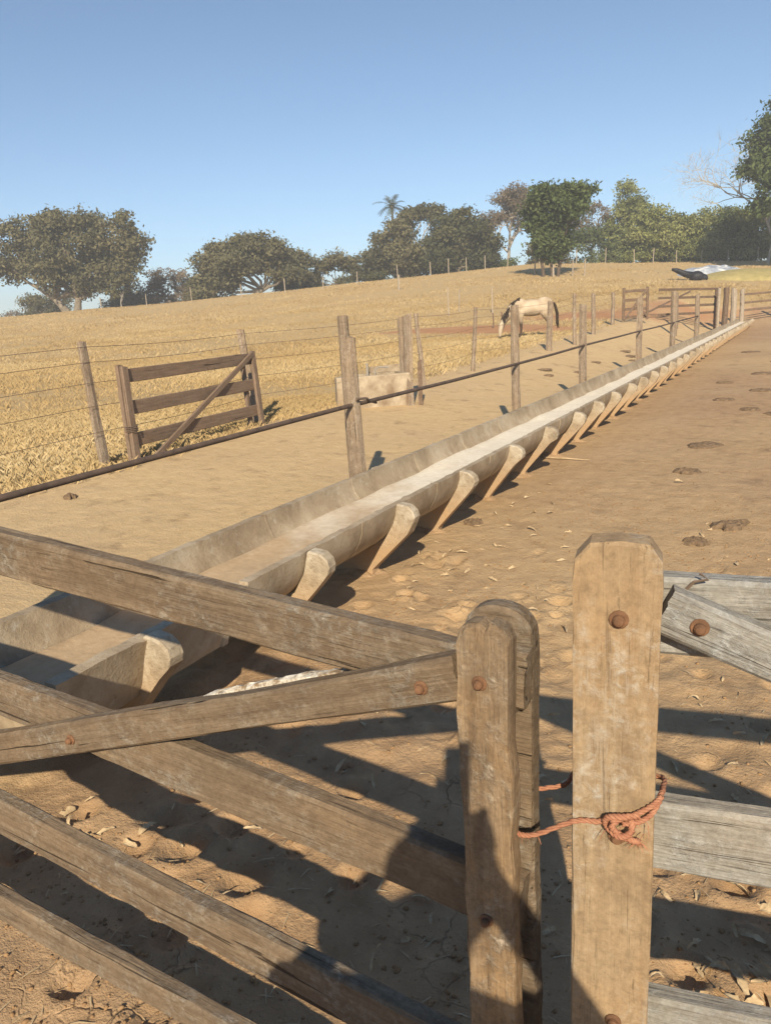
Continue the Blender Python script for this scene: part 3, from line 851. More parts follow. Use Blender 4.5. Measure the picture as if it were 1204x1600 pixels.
# end stile: front board, back board, with the rails between them
def arch(x0, x1, z0, z1, rise, n=9, lean=0):
    pts = [(x0, z0), (x1, z0)]
    for i in range(n):
        a = math.pi * i / (n - 1)
        pts.append(((x0 + x1) / 2 + (x1 - x0) / 2 * math.cos(a) + lean, z1 - rise + rise * math.sin(a) ** .8))
    return pts
def stile(name, outline, y0, y1, mat, parent, seed, M=None, jag=.002, ch=.004, zs=None):
    """upright board from an outline, divided along its height so that the edges can waver"""
    rr = random.Random(seed); m_ = MB(); 
    x0, x1 = outline[0][0], outline[1][0]; z0 = outline[0][1]
    up_ = outline[2:]
    zt = up_[0][1]; n = 22
    right = [(x1 + rr.uniform(-jag, jag), z0 + (zt - z0) * i / n) for i in range(1, n)]
    ztl = up_[-1][1]
    left = [(x0 + rr.uniform(-jag, jag), ztl + (z0 - ztl) * i / n) for i in range(1, n)]
    m_.prism([outline[0], outline[1]] + right + up_ + left, y0, y1, ch)
    o = m_.build(name, mat, parent, M)
    bm = bmesh.new(); bm.from_mesh(o.data); bmesh.ops.recalc_face_normals(bm, faces=bm.faces); bm.to_mesh(o.data); bm.free()
    return o
stile('stile_board', [(-.411, -.02), (-.330, -.02), (-.329, 1.198), (-.335, 1.214), (-.346, 1.219), (-.358, 1.222), (-.364, 1.214), (-.374, 1.221), (-.392, 1.217), (-.404, 1.208), (-.410, 1.19)], .930, .968, 'stile_wood', GL, 51, jag=.0035, ch=.005)
stile('stile_board', arch(-.435, -.3235, -.02, 1.212, .05, 13), 1.021, 1.062, 'gate_wood', GL, 52, jag=.002, ch=.006)
stile('spacer_board', [(-.375, -.02), (-.345, -.02), (-.343, .60), (-.352, .64), (-.372, .63)], .981, 1.019, 'stile_wood', GL, 53)
board('rail_end', (-.420, 1.0, 1.118), (-.322, 1.0, 1.112), .10, .037, 'gate_wood', GL, (0, -1, 0), .003, 54)
bolt(GL, (-.374, .930, 1.128), (0, -1, 0)); bolt(GL, (-.475, .9405, 1.096), (0, -1, 0)); bolt(GL, (-1.333, .9405, .805), (0, -1, 0))
bolt(GL, (-.374, .930, .712), (0, -1, 0), .007)
# hinge side
stile('stile_board', [(XL - .02, .04), (XL + .10, .04), (XL + .10, 1.34), (XL + .07, 1.36), (XL - .01, 1.36)], .923, .979, 'stile_wood', GL, 55)
stile('stile_board', [(XL - .02, .04), (XL + .10, .04), (XL + .10, 1.34), (XL + .07, 1.36), (XL - .01, 1.36)], 1.021, 1.066, 'stile_wood', GL, 56)
hp = thing('gate_post', (-2.98, 1.0, hz(-2.98, 1.0)), 'thick round hinge post carrying the weathered grey-brown plank gate', 'post')
post('shaft', (-2.98, 1.0, -.4), (-2.96, 1.0, 1.75), .11, .10, 'field_post_wood', hp, seed=91, k=12, seg=14, lump=.06)
for z in (.35, 1.2):
    m_ = MB(); m_.tube([(-2.90, .985, z), (-2.70, .915, z)], .014, 8); m_.build('hinge', 'rust', hp)

# right leaf: turned about ten degrees
RA = R(9.0)
GRo = Vector((-.195, 1.005, hz(-.195, 1.0)))
GR = thing('farm_gate', GRo, 'plank gate with a smooth tan front stile and pale grey rails, tied with orange rope', 'gate')
MR = Matrix.Translation((-.195, 1.005, 0)) @ Matrix.Rotation(RA, 4, 'Z')
def rp(x, y, z): return MR @ Vector((x, y, z))
rn = MR.to_3x3() @ Vector((0, -1, 0))
stile('stile_board', [(-.0585, -.02), (.0575, -.02), (.059, 1.285), (.057, 1.318), (.041, 1.342), (.005, 1.346), (-.036, 1.342), (-.0565, 1.318), (-.059, 1.29)], -.028, .024, 'tan_wood', GR, 61, MR, jag=.0006, ch=.004)
stile('stile_board', [(-.056, -.02), (.0575, -.02), (.0585, 1.25), (.054, 1.285), (.036, 1.308), (-.034, 1.309), (-.055, 1.28)], .063, .108, 'tan_wood', GR, 62, MR, jag=.001, ch=.004)
yr = .0435
board('rail', rp(-.05, yr, 1.220), rp(2.5, yr, 1.230), .120, .038, 'grey_wood', GR, rn, .004, 63)
board('rail', rp(-.05, yr, .864), rp(2.5, yr, .83), .118, .038, 'grey_wood', GR, rn, .004, 64)
board('rail', rp(-.05, yr, .494), rp(2.5, yr, .49), .118, .038, 'grey_wood', GR, rn, .004, 65)
board('rail', rp(-.05, yr, .16), rp(2.5, yr, .18), .118, .038, 'grey_wood', GR, rn, .004, 66)
board('brace', rp(.060, .006, 1.243), rp(2.3, .006, .31), .070, .036, 'grey_wood', GR, rn, .003, 67)
stile('stile_board', [(2.42, .03), (2.53, .03), (2.53, 1.36), (2.50, 1.38), (2.42, 1.38)], -.028, .024, 'tan_wood', GR, 68, MR)
for x, z, y, r in ((.003, 1.236, -.0285, .0085), (.006, .893, -.0285, .008), (.006, .552, -.0285, .008), (.106, 1.226, -.0125, .008)):
    bolt(GR, rp(x, y, z), rn, r)
m_ = MB(); m_.tube([rp(.085, .02, 1.262), rp(.098, .016, 1.28), rp(.115, .014, 1.285), rp(.105, .018, 1.292)], .0022, 5); m_.build('wire_tie', 'wire', GR)
hp2 = thing('gate_post', rp(2.72, .04, 0), 'thick round hinge post carrying the gate with pale grey rails', 'post')
post('shaft', rp(2.72, .04, -.4), rp(2.72, .04, 1.75), .11, .10, 'field_post_wood', hp2, seed=93, k=12, seg=14, lump=.06)
for z in (.35, 1.2):
    m_ = MB(); m_.tube([rp(2.64, .0, z), rp(2.47, -.03, z)], .014, 8); m_.build('hinge', 'rust', hp2)

# rope tying both leaves together
rope = thing('rope', rp(0, -.03, .86), 'frayed orange rope knotted round the tan stile and tied through the left gate', 'rope')
def rope_strand(name, pts, r, seed):
    cu = []
    P_ = [Vector(p) for p in pts]
    for i in range(len(P_) - 1):
        p0, p1, p2, p3 = P_[max(i - 1, 0)], P_[i], P_[i + 1], P_[min(i + 2, len(P_) - 1)]
        for s in range(8):
            t = s / 8
            cu.append(.5 * ((2 * p1) + (p2 - p0) * t + (2 * p0 - 5 * p1 + 4 * p2 - p3) * t * t + (3 * p1 - p0 - 3 * p2 + p3) * t ** 3))
    cu.append(P_[-1]); m_ = MB()
    for ph in (0, 2.09, 4.19):
        st = []; 
        for i, p in enumerate(cu):
            t = (cu[min(i + 1, len(cu) - 1)] - cu[max(i - 1, 0)]).normalized(); u = t.cross(Vector((.3, .2, 1))).normalized(); v_ = t.cross(u)
            a = ph + i * .9; st.append(p + (u * math.cos(a) + v_ * math.sin(a)) * r * .55)
        m_.tube(st, r * .6, 5, jit=.25, seed=seed)
    return m_.build(name, 'rope', rope, None, True)
f0 = -.034
rope_strand('front_strand', [(-.350, .968, .868), (-.327, .962, .863), (-.300, .962, .872), rp(-.055, f0, .911), rp(-.02, f0 - .004, .920), rp(.008, f0 - .006, .929)], .0040, 1)
rope_strand('loop', [rp(-.002, f0 - .004, .924), rp(.02, f0 - .004, .934), rp(.042, f0 - .002, .948), rp(.060, f0 + .002, .963), rp(.066, -.01, .963), rp(.069, .03, .945), rp(.067, .105, .915), rp(.0, .117, .905), rp(-.06, .116, .90), (-.29, 1.082, .885), (-.345, 1.068, .868), (-.36, 1.05, .86)], .0040, 2)
rope_strand('knot', [rp(.036, f0 - .004, .940), rp(.016, f0 - .018, .944), rp(-.006, f0 - .016, .938), rp(-.008, f0 - .010, .920), rp(.010, f0 - .020, .912), rp(.026, f0 - .016, .920), rp(.022, f0 - .010, .940), rp(.0, f0 - .022, .932), rp(.008, f0 - .016, .914), rp(.028, f0 - .012, .903), rp(.036, f0 - .008, .900)], .0047, 3)
rope_strand('loose_end', [rp(.014, f0 - .012, .928), rp(.036, f0 - .010, .934), rp(.054, f0 - .002, .946), rp(.066, f0 + .010, .968)], .0038, 4)

m_ = MB(); rr = random.Random(12)
for k in range(46):
    a = rp(.036, f0 - .008, .900) if k < 22 else (rp(rr.uniform(-.01, .05), f0 - .012, rr.uniform(.912, .945)) if k < 38 else Vector((-.327 + rr.uniform(-.02, .03), .962, .866)))
    d_ = Vector((rr.gauss(0, 1), -abs(rr.gauss(0, .6)), rr.gauss(-.5, .8))).normalized() * rr.uniform(.006, .02)
    m_.tube([a, a + d_ * .5 + Vector((0, 0, .002)), a + d_], [.0007, .0006, .0003], 3)
m_.build('frayed_fibres', 'rope', rope)

# ================================================================= HORSE
def blob(name, mb, mat, parent, M, vox, it=8):
    o = mb.build(name, mat, parent, M, True)
    rm = o.modifiers.new('skin', 'REMESH'); rm.mode = 'VOXEL'; rm.voxel_size = vox; rm.use_smooth_shade = True
    sm = o.modifiers.new('smooth', 'SMOOTH'); sm.iterations = it; sm.factor = .5
    return o
m, nt, b = newmat('horse_coat')
tc = N(nt, 'ShaderNodeTexCoord'); sx = N(nt, 'ShaderNodeSeparateXYZ'); nt.links.new(tc.outputs['Object'], sx.inputs[0])
n1 = noise(nt, tc.outputs['Object'], 3, 5)
coat = ramp(nt, n1, [(.3, (.37, .28, .185)), (.7, (.56, .46, .34))])
dk = mrange(nt, math_(nt, 'ADD', sx.outputs[2], mrange(nt, n1, .3, .7, -.08, .08)), .74, .50)
head = mrange(nt, sx.outputs[0], 1.02, 1.12)
dk = math_(nt, 'MULTIPLY', dk, math_(nt, 'SUBTRACT', 1.0, head))
nt.links.new(mix(nt, dk, coat, (.07, .045, .03)), b.inputs['Base Color']); b.inputs['Roughness'].default_value = .65
plain('dark_hair', (.02, .014, .01), (.06, .042, .03), 20, .7, .3)
hx, hy = -8.75, 28.0
hzv = hz(hx, hy)
horse = thing('horse', (hx, hy, hzv), 'buckskin horse with dark mane and tail grazing behind the pasture fence', 'horse')
hdir = math.atan2(-(.45), -.89)            # facing: nose away to the left, seen in profile
MH = Matrix.Translation((hx, hy, hzv - .01)) @ Matrix.Rotation(math.atan2(-.50, -.866), 4, 'Z')
hb = MB()
hb.ell((-.48, 0, 1.17), (.36, .27, .30)); hb.ell((0, 0, 1.10), (.62, .30, .31), 10, 12); hb.ell((.42, 0, 1.13), (.34, .25, .33))
hb.tube([(.45, 0, 1.22), (.68, 0, 1.10), (.88, 0, .88), (1.05, 0, .64)], [.25, .19, .145, .115], 10)
hb.ell((.72, 0, 1.04), (.2, .1, .22))
hb.tube([(1.03, 0, .70), (1.12, 0, .52), (1.17, 0, .33), (1.19, 0, .17), (1.19, 0, .11)], [.085, .115, .088, .062, .05], 10)
for s, x0, kn in ((1, .40, .02), (-1, .50, .10)):
    hb.tube([(x0, .12 * s, 1.0), (x0 + .02, .13 * s, .78), (x0 + kn, .13 * s, .48), (x0 + kn - .01, .13 * s, .42), (x0 + kn * 1.4, .13 * s, .14), (x0 + kn * 1.4 + .04, .13 * s, .05), (x0 + kn * 1.4 + .06, .13 * s, .0)], [.14, .095, .062, .052, .04, .05, .062], 8)
for s, x0 in ((1, -.55), (-1, -.66)):
    hb.tube([(x0 + .05, .13 * s, 1.10), (x0 + .08, .15 * s, .86), (x0 - .02, .14 * s, .66), (x0 - .10, .13 * s, .52), (x0 - .10, .13 * s, .44), (x0 - .05, .13 * s, .13), (x0 - .01, .13 * s, .05), (x0 + .01, .13 * s, .0)], [.22, .165, .10, .066, .054, .04, .05, .062], 8)
for s in (1, -1): hb.tube([(1.0, .06 * s, .70), (.99, .085 * s, .80), (1.0, .09 * s, .86)], [.035, .03, .008], 6)
blob('body', hb, 'horse_coat', horse, MH, .022, 7)
m_ = MB(); rr = random.Random(5)
for i in range(26):
    x = -.80 + rr.uniform(-.02, .02); y = rr.uniform(-.03, .03)
    m_.tube([(x + .05, y, 1.30), (x - .07, y * 1.6, 1.18), (x - .15 + rr.uniform(-.02, .02), y * 2, .85), (x - .17 + rr.uniform(-.04, .04), y * 2.2, .52), (x - .2 + rr.uniform(-.05, .05), y * 1.5, .34 + rr.uniform(-.06, .1))], [.022, .026, .024, .016, .004], 4)
m_.build('tail', 'dark_hair', horse, MH)
m_ = MB()
for i in range(46):
    t = i / 45; x = .42 + .62 * t; z = float(np.interp(x, [.42, .68, .88, 1.04], [1.47, 1.30, 1.04, .77]))
    s = rr.choice((-1, 1)); L = rr.uniform(.12, .24)
    m_.tube([(x, 0, z), (x + .06, .10 * s, z - .01), (x + .03, .20 * s, z - L)], [.03, .032, .006], 4)
m_.build('mane', 'dark_hair', horse, MH)
for s in (1, -1):
    m_ = MB(); m_.ell((1.115, .098 * s, .555), (.018, .014, .016), 5, 6); m_.build('eye', 'dark_hair', horse, MH)

# ================================================================= FAR CORRAL
fc = thing('corral_fence', (-4.4, 41, hz(-4.4, 41)), 'weathered board corral fence with dark and pale gateposts beyond the trough end', 'fence')
cps = [(-4.75, 35.9, 2.05, .10, 'field_post_wood'), (-4.35, 40.9, 1.88, .10, 'field_post_wood'), (-5.2, 39.6, 2.05, .11, 'field_post_wood'), (-3.85, 44.9, 2.22, .17, 'corral_wood'), (-3.72, 44.2, 2.18, .08, 'pale_post_wood'), (-3.50, 45.6, 2.20, .17, 'corral_wood'),
       (-3.15, 46.4, 2.15, .15, 'pale_post_wood'), (-2.8, 47.6, 2.1, .12, 'pale_post_wood'), (-1.2, 49.8, 1.9, .1, 'corral_wood'), (1.6, 52, 1.9, .1, 'corral_wood')]
for i, (x, y, t, r, mt) in enumerate(cps):
    post('post', (x, y, hz(x, y) - .3), (x, y, t), r, r * .92, mt, fc, seed=200 + i, k=8, lump=.1)
for (a_, b_, hs) in (((-6.1, 40.1), (-3.9, 45.0), (.55, .95, 1.35, 1.75)), ((-2.9, 47.5), (3.5, 53.2), (.75, 1.15, 1.6))):
    za, zb = hz(*a_), hz(*b_)
    for i, h in enumerate(hs):
        board('rail', (a_[0], a_[1], min(za, .5) + h), (b_[0], b_[1], .42 + h), .12, .04, 'corral_wood', fc, (.7, -.7, 0), .006, 220 + i, seg=10)
board('brace', (-6.6, 39.1, 1.15), (-4.95, 42.6, 2.1), .09, .04, 'corral_wood', fc, (.7, -.7, 0), .005, 233, seg=6)
cgx, cgy = -7.05, 36.3
cg = thing('corral_gate', (cgx, cgy, hz(cgx, cgy)), 'dark old timber corral gate with crossed braces standing open at far corner', 'gate')
gz = hz(cgx, cgy); n_ = (.6, -.8, 0)
def cg_(u, h, o=0): return Vector((cgx + .95 * u + o * .6, cgy + .75 * u - o * .8, gz + h))
for u in (.02, .98): board('stile', cg_(u, .05), cg_(u, 1.5), .12, .05, 'corral_wood', cg, n_, .004, int(240 + u * 3), seg=8)
for i, h in enumerate((.2, .55, .95, 1.35)): board('rail', cg_(0, h, -.05), cg_(1, h, -.05), .13, .03, 'corral_wood', cg, n_, .005, 245 + i, seg=6)
board('brace', cg_(.03, .1, .05), cg_(.97, 1.42, .05), .10, .035, 'corral_wood', cg, n_, .005, 250, seg=6)
board('brace', cg_(.5, .75, .05), cg_(.97, .2, .05), .10, .035, 'corral_wood', cg, n_, .005, 251, seg=6)

# ================================================================= SILAGE HEAP, TARP
def heap(name, cx, cy, rx, ry, h, rot, mat, seed, n=34, rough=.1):
    vs = []; fs = []; ca, sa = math.cos(rot), math.sin(rot)
    for i in range(n + 1):
        for j in range(n + 1):
            u, v_ = i / n * 2 - 1, j / n * 2 - 1
            e = max(0, 1 - (abs(u) ** 2.4 + abs(v_) ** 2.4)) ** .6
            x = cx + rx * u * ca - ry * v_ * sa; y = cy + rx * u * sa + ry * v_ * ca
            g_ = float(height(np.array([x]), np.array([y]), False)[0])
            z = g_ - .15 + h * e + e * float(fbm(np.array([x]), np.array([y]), 1.4, 4, seed)[0]) * rough * 3
            vs.append((x, y, z))
    for i in range(n):
        for j in range(n):
            a = i * (n + 1) + j; fs.append((a, a + n + 1, a + n + 2, a + 1))
    return meshobj(name, vs, fs, mat, None, None, True)
m, nt, b = newmat('mound_grass')
geo = N(nt, 'ShaderNodeNewGeometry'); n1 = noise(nt, geo.outputs['Position'], 2, 6, .7)
nt.links.new(ramp(nt, n1, [(.3, (.25, .21, .08)), (.7, (.42, .34, .145))]), b.inputs['Base Color'])
m, nt, b = newmat('tarp_plastic')
geo = N(nt, 'ShaderNodeNewGeometry'); n1 = noise(nt, geo.outputs['Position'], .7, 5, .6, 1.5)
nt.links.new(ramp(nt, n1, [(.36, (.22, .25, .30)), (.52, (.42, .45, .50)), (.60, (.72, .71, .68))]), b.inputs['Base Color']); b.inputs['Roughness'].default_value = .4
bump(nt, b, noise(nt, geo.outputs['Position'], 3, 5), .6, .1)
o = heap('silage_mound', -3.2, 74.5, 5.0, 3.0, .85, R(20), 'mound_grass', 301, rough=.04); props(o, 'rounded olive grassy mound behind the far corral', 'mound')
o = heap('plastic_tarp', -6.6, 76.0, 3.6, 2.2, .95, R(25), 'tarp_plastic', 305, rough=.12); props(o, 'crumpled white and grey plastic sheet covering a heap behind the corral', 'tarp')
m_ = MB(); m_.ell((0, 0, .32), (.62, .5, .50), 9, 12); m_.ell((.45, .1, .2), (.5, .4, .38), 9, 12); m_.tube([(-.2, 0, .42), (-1.0, -.1, .62), (-1.7, -.15, .95), (-2.1, -.2, 1.05)], [.33, .26, .2, .1], 9)
tz = hz(-7.6, 70.5)
o = m_.build('plastic_bundle', 'black_plastic', None, Matrix.Translation((-7.75, 70.8, tz - .02)) @ Matrix.Rotation(R(22), 4, 'Z'), True); props(o, 'black bundle of plastic sheeting lying against the pale tarp heap', 'bundle')

# ================================================================= HILL FENCES
hf = thing('hill_fence', (-43.7, 76, hz(-43.7, 76)), 'line of thin pale fence posts along the pasture crest below the trees', 'fence')
for i, (x, y) in enumerate([(-70.4, 63.4), (-65, 65), (-59.9, 66.8), (-55, 69.5), (-50.8, 72.0), (-47, 74), (-43.7, 76), (-40.4, 79.5), (-37.4, 81.9), (-35.6, 82.9), (-33.8, 83.9), (-31.9, 84.9), (-29.7, 86.3), (-26.5, 88), (-22.8, 90), (-19.9, 91.8), (-17, 93.4), (-15.1, 94.4), (-12.7, 95.6), (-10.2, 97), (-7.5, 98.2), (-4.5, 99.5)]):
    z = hz(x, y); post('post', (x, y, z - .3), (x + random.uniform(-.08, .08), y, z + random.uniform(1.3, 1.7)), .055, .048, 'pale_post_wood', hf, seed=400 + i, k=6, seg=3)
for h in (.5, .95, 1.35):
    pass
hf2 = thing('paddock_fence', (-20.3, 72, hz(-20.3, 72)), 'sparse leaning pale posts crossing the open pasture above the grazing horse', 'fence')
for i, (x, y, r) in enumerate([(-33, 65, .09), (-22.5, 73.2, .07), (-20.3, 71.9, .08), (-18.8, 72.8, .07), (-17.8, 73.3, .07), (-18.5, 42.9, .05), (-19.2, 46.2, .045), (-16.2, 44.2, .045), (-12.5, 34.2, .04), (-12.1, 34.4, .04)]):
    z = hz(x, y); post('post', (x, y, z - .3), (x + random.uniform(-.1, .1), y, z + (random.uniform(1.3, 1.7) if i < 8 else .7)), r, r * .85, 'pale_post_wood' if i < 8 else 'corral_wood', hf2, seed=430 + i, k=6, seg=3)

# ================================================================= TREES
LAT = Vector((FY, -FX, 0)); DEP = Vector((FX, FY, 0))
def leaves(lobes, per, size, seed, fill=.55, flat=.25):
    per = int(per * 2.3); size = size * .60
    """lobes: (centre, radii) ; returns quads spread through the lobes' volume, denser near the skin, gathered in sprays"""
    r_ = np.random.default_rng(seed); vv = []; tt = []
    vol = np.array([max(.2, r.x * r.y * r.z) ** .667 for c_, r in lobes]); vol = vol / vol.sum()
    for (c_, r), wgt in zip(lobes, vol):
        n = int(per * wgt); ns = max(6, n // 34)
        d = r_.normal(size=(ns, 3)); d /= np.linalg.norm(d, axis=1)[:, None]
        rad = (fill + (1 - fill) * r_.random(ns)) ** .8
        rad *= 1 + r_.normal(size=ns) * .10
        sc = d * rad[:, None] * np.array([r.x, r.y, r.z])
        idx = r_.integers(0, ns, n)
        p = sc[idx] + r_.normal(size=(n, 3)) * np.array([size * 2.1, size * 2.1, size * 1.3])
        p += np.array([c_.x, c_.y, c_.z])
        nrm = d[idx] * .7 + r_.normal(size=(n, 3)) * .8 + np.array([0, 0, flat]); nrm /= np.linalg.norm(nrm, axis=1)[:, None]
        u = np.cross(nrm, r_.normal(size=(n, 3))); u /= np.linalg.norm(u, axis=1)[:, None]; w_ = np.cross(nrm, u)
        s = size * (.55 + .9 * r_.random(n))[:, None]
        q = np.stack([p - u * s, p - w_ * s * .45 + nrm * s * .1, p + u * s, p + w_ * s * .45 - nrm * s * .1], 1)
        vv.append(q.reshape(-1, 3)); tb = np.clip(.5 + r_.normal() * .2 + r_.normal(size=ns)[idx] * .16 + r_.normal(size=n) * .14, 0, 1); tt.append(np.repeat(tb, 4))
    return np.concatenate(vv), np.concatenate(tt)

def branchtube(m_, a, b_, r0, r1, rr, k=6, n=5, wob=.12):
    L = (b_ - a).length; pts = []; rad = []
    for i in range(n + 1):
        t = i / n; p = a.lerp(b_, t); s = wob * L * math.sin(math.pi * t)
        pts.append(p + Vector((rr.uniform(-1, 1), rr.uniform(-1, 1), rr.uniform(-.3, .9))) * s * .5); rad.append(r0 + (r1 - r0) * t)
    pts[0] = a; m_.tube(pts, rad, k)
    return pts

def tree(name, x, y, lobes, u, label, leafm, group=None, n=7000, size=.3, trunk_r=.35, bark='bark', trunks=((0, 0),), fork=.3, seed=1, cat='tree', fill=.5, depth=.8, sink=0.1, twigs=3, vs=1.0):
    """lobes: (lateral, height, radius_lateral, radius_height) in units of u metres from the foot"""
    rr = random.Random(seed); z0 = hz(x, y); base = Vector((x, y, z0 - sink))
    t = thing(name, base, label, cat, group)
    Lb = []
    for (l, h, rl, rh) in lobes:
        rl *= u; rh *= u * vs; h *= vs
        c_ = base + LAT * l * u + DEP * rr.uniform(-1, 1) * rl * depth + Vector((0, 0, h * u)); Lb.append((c_, Vector((rl, rl, rh))))
        for s in range(2):   # lesser masses breaking the lobe outline
            a = rr.uniform(0, 6.28); e = rr.uniform(-.3, 1.0); q = rr.uniform(.35, .55)
            Lb.append((c_ + Vector((math.cos(a) * rl * .8, math.sin(a) * rl * .8, e * rh * .75)), Vector((rl * q, rl * q, rh * q))))
    v_, tt = leaves(Lb, n, size, seed, fill)
    q = np.arange(len(v_)).reshape(-1, 4)
    m_ = MB(); ends = Lb[::3]
    for (tx, lean) in trunks:
        a = base + LAT * tx * u + Vector((0, 0, -.3)); 
        H_ = min(e[0].z for e in ends) - base.z
        b_ = base + LAT * (tx + lean) * u + Vector((0, 0, max(.6, H_ * fork * 2)))
        branchtube(m_, a, b_, trunk_r, trunk_r * .7, rr, 8, 5, .05)
        for e, r in ends:
            if len(trunks) > 1 and rr.random() < .35: continue
            pts = branchtube(m_, b_ - Vector((0, 0, .2)), e, trunk_r * .5, trunk_r * .12, rr, 5, 5, .16)
            for s in range(twigs):
                d_ = Vector((rr.gauss(0, 1), rr.gauss(0, 1), rr.gauss(.3, .8))).normalized()
                branchtube(m_, pts[rr.choice((3, 4, 5))], e + Vector((d_.x * r.x, d_.y * r.y, d_.z * r.z)) * .9, trunk_r * .16, trunk_r * .04, rr, 4, 3, .12)
    tk = m_.build('trunk', bark, t, None, True)
    meshobj('crown', v_, q, leafm, t, None, False, tt)
    return t

def baretree(name, x, y, H_, spread, label, bark, seed, group=None, r=.22, levels=5, nb=3, leaf=None, nleaf=0, lean=0, size=.2, decay=.6):
    rr = random.Random(seed); z0 = hz(x, y); base = Vector((x, y, z0 - .1)); t = thing(name, base, label, 'tree', group)
    m_ = MB(); tips = []
    def grow(p, d, L, r_, lv):
        e = p + d * L; pts = [p, p.lerp(e, .5) + Vector((rr.gauss(0, 1), rr.gauss(0, 1), rr.gauss(0, 1))) * L * .06, e]
        m_.tube(pts, [r_, r_ * .85, r_ * .68], 5 if lv > 2 else 3)
        if lv == 0: tips.append(e); return
        for i in range(nb if lv < levels else nb + 2):
            q = Vector((rr.gauss(0, 1), rr.gauss(0, 1), rr.gauss(0, .6))).normalized()
            nd = (d * .75 + q * spread + Vector((0, 0, .12))).normalized()
            grow(pts[2].lerp(pts[1], rr.random() * .5), nd, L * rr.uniform(.6, .85), r_ * decay, lv - 1)
    grow(base - Vector((0, 0, .3)), (Vector((0, 0, 1)) + LAT * lean).normalized(), H_ * .30, r, levels)
    m_.build('trunk', bark, t, None, False)
    if leaf:
        Lb = [(p, Vector((.5, .5, .4)) * (H_ / 9)) for p in tips[::3]]
        v_, tt = leaves(Lb, nleaf, size, seed, .2); meshobj('crown', v_, np.arange(len(v_)).reshape(-1, 4), leaf, t, None, False, tt)
    return t

U = .079
# broad spreading tree on the crest
tree('broad_tree', -78.0, 66.3, [(-115, 105, 30, 26), (-85, 130, 34, 30), (-45, 143, 36, 26), (0, 146, 34, 22), (40, 140, 34, 26), (78, 122, 32, 30), (100, 100, 24, 28), (60, 95, 38, 34), (10, 105, 42, 36), (-40, 100, 38, 34), (-75, 85, 30, 28), (-20, 66, 34, 28), (40, 62, 34, 26), (82, 70, 22, 22), (70, 42, 26, 20), (-105, 75, 22, 22), (15, 40, 24, 22)], U,
     'broad spreading olive-grey tree with twin trunks on the pasture crest', 'leaf_olive', n=17000, size=.36, trunk_r=.5, trunks=((0, 6), (-12, -18)), seed=11, fill=.5, vs=.86)
tree('rounded_tree', -59.7, 77.8, [(-60, 60, 24, 24), (-35, 82, 26, 22), (0, 92, 28, 18), (35, 80, 26, 22), (62, 62, 24, 22), (-10, 60, 34, 26), (30, 50, 28, 22), (-70, 32, 24, 18), (-40, 30, 24, 20), (68, 36, 20, 16), (-75, 12, 18, 14)], U,
     'rounded olive tree with a leaning dark trunk standing apart on the crest', 'leaf_olive', n=12000, size=.36, trunk_r=.42, trunks=((0, 14),), seed=12, vs=.80)
tree('thin_tree', -52.9, 86.7, [(-22, 34, 15, 12), (0, 42, 16, 10), (20, 36, 14, 12), (32, 22, 9, 9), (-34, 18, 11, 9), (-45, 12, 12, 10)], .083,
     'small thin crowned tree between the rounded tree and the palm', 'leaf_olive', n=2600, size=.34, trunk_r=.16, seed=13, fill=.3)
tree('grey_tree', -46.0, 90.4, [(6, 86, 16, 15), (22, 106, 14, 13), (42, 113, 18, 13), (60, 110, 15, 13), (22, 84, 12, 14), (-8, 66, 24, 20), (-28, 44, 20, 16), (5, 40, 26, 22), (-34, 22, 14, 12), (30, 50, 16, 16), (26, 20, 24, 18)], .083,
     'tall loose grey-green tree rising beside the palm', 'leaf_olive', n=8500, size=.34, trunk_r=.28, bark='pale_bark', trunks=((4, 8), (24, 6)), seed=14, fill=.45, vs=.90)
tree('dense_tree', -38.3, 92.2, [(-20, 88, 22, 18), (8, 92, 22, 16), (30, 70, 24, 20), (-5, 62, 32, 24), (44, 44, 24, 20), (-34, 52, 22, 20), (-30, 26, 26, 20), (8, 30, 32, 22), (40, 20, 24, 16)], U,
     'dense dark olive tree left of the bare brown tree', 'leaf_dark', n=11000, size=.36, trunk_r=.35, seed=15, vs=.88)
baretree('bare_tree', -33.7, 98.6, 11.5, .62, 'leafless brown-grey tree with pale limbs between two leafy trees', 'pale_bark', 16, r=.26, levels=5, nb=3, leaf='leaf_dry', nleaf=5200, size=.26)
tree('upright_tree', -20.6, 71.9, [(-14, 112, 24, 22), (14, 122, 26, 18), (40, 122, 22, 16), (28, 100, 26, 20), (-18, 86, 22, 22), (8, 72, 30, 26), (-10, 56, 20, 18), (16, 54, 22, 18), (4, 40, 20, 12)], .058,
     'upright green tree with several dark trunks standing forward of the tree line', 'leaf_green', n=8500, size=.31, trunk_r=.2, bark='brown_bark', trunks=((-10, -4), (2, 0), (10, 6)), seed=17, fill=.3)
baretree('bare_tree', -24.8, 105.8, 10, .7, 'small leafless grey tree behind the upright green tree', 'bark', 18, r=.16, levels=4, nb=3, leaf='leaf_dry', nleaf=1500, size=.25)
tree('vine_covered_tree', -20.4, 105.9, [(2, 88, 12, 14), (8, 70, 18, 18), (-10, 60, 14, 16), (18, 52, 18, 18), (-18, 36, 20, 16), (10, 28, 26, 20), (28, 30, 18, 18), (-12, 14, 24, 14)], .102,
     'tall pointed tree draped in bright green vines', 'leaf_bright', n=8000, size=.30, trunk_r=.22, seed=19)
bl = ['pointed bright green bush next to the vine draped tree', 'low yellow-green bush beyond the pasture, second from the vine draped tree', 'rounded bright green bush behind the silage mound', 'dull green bush between the rounded bush and the large leafy tree', 'tall bright bush under the large leafy tree', 'bright bush right of the large leafy tree trunk', 'green bush behind the two bushes nearest the vine draped tree', 'green bush standing behind the rounded bright bush']
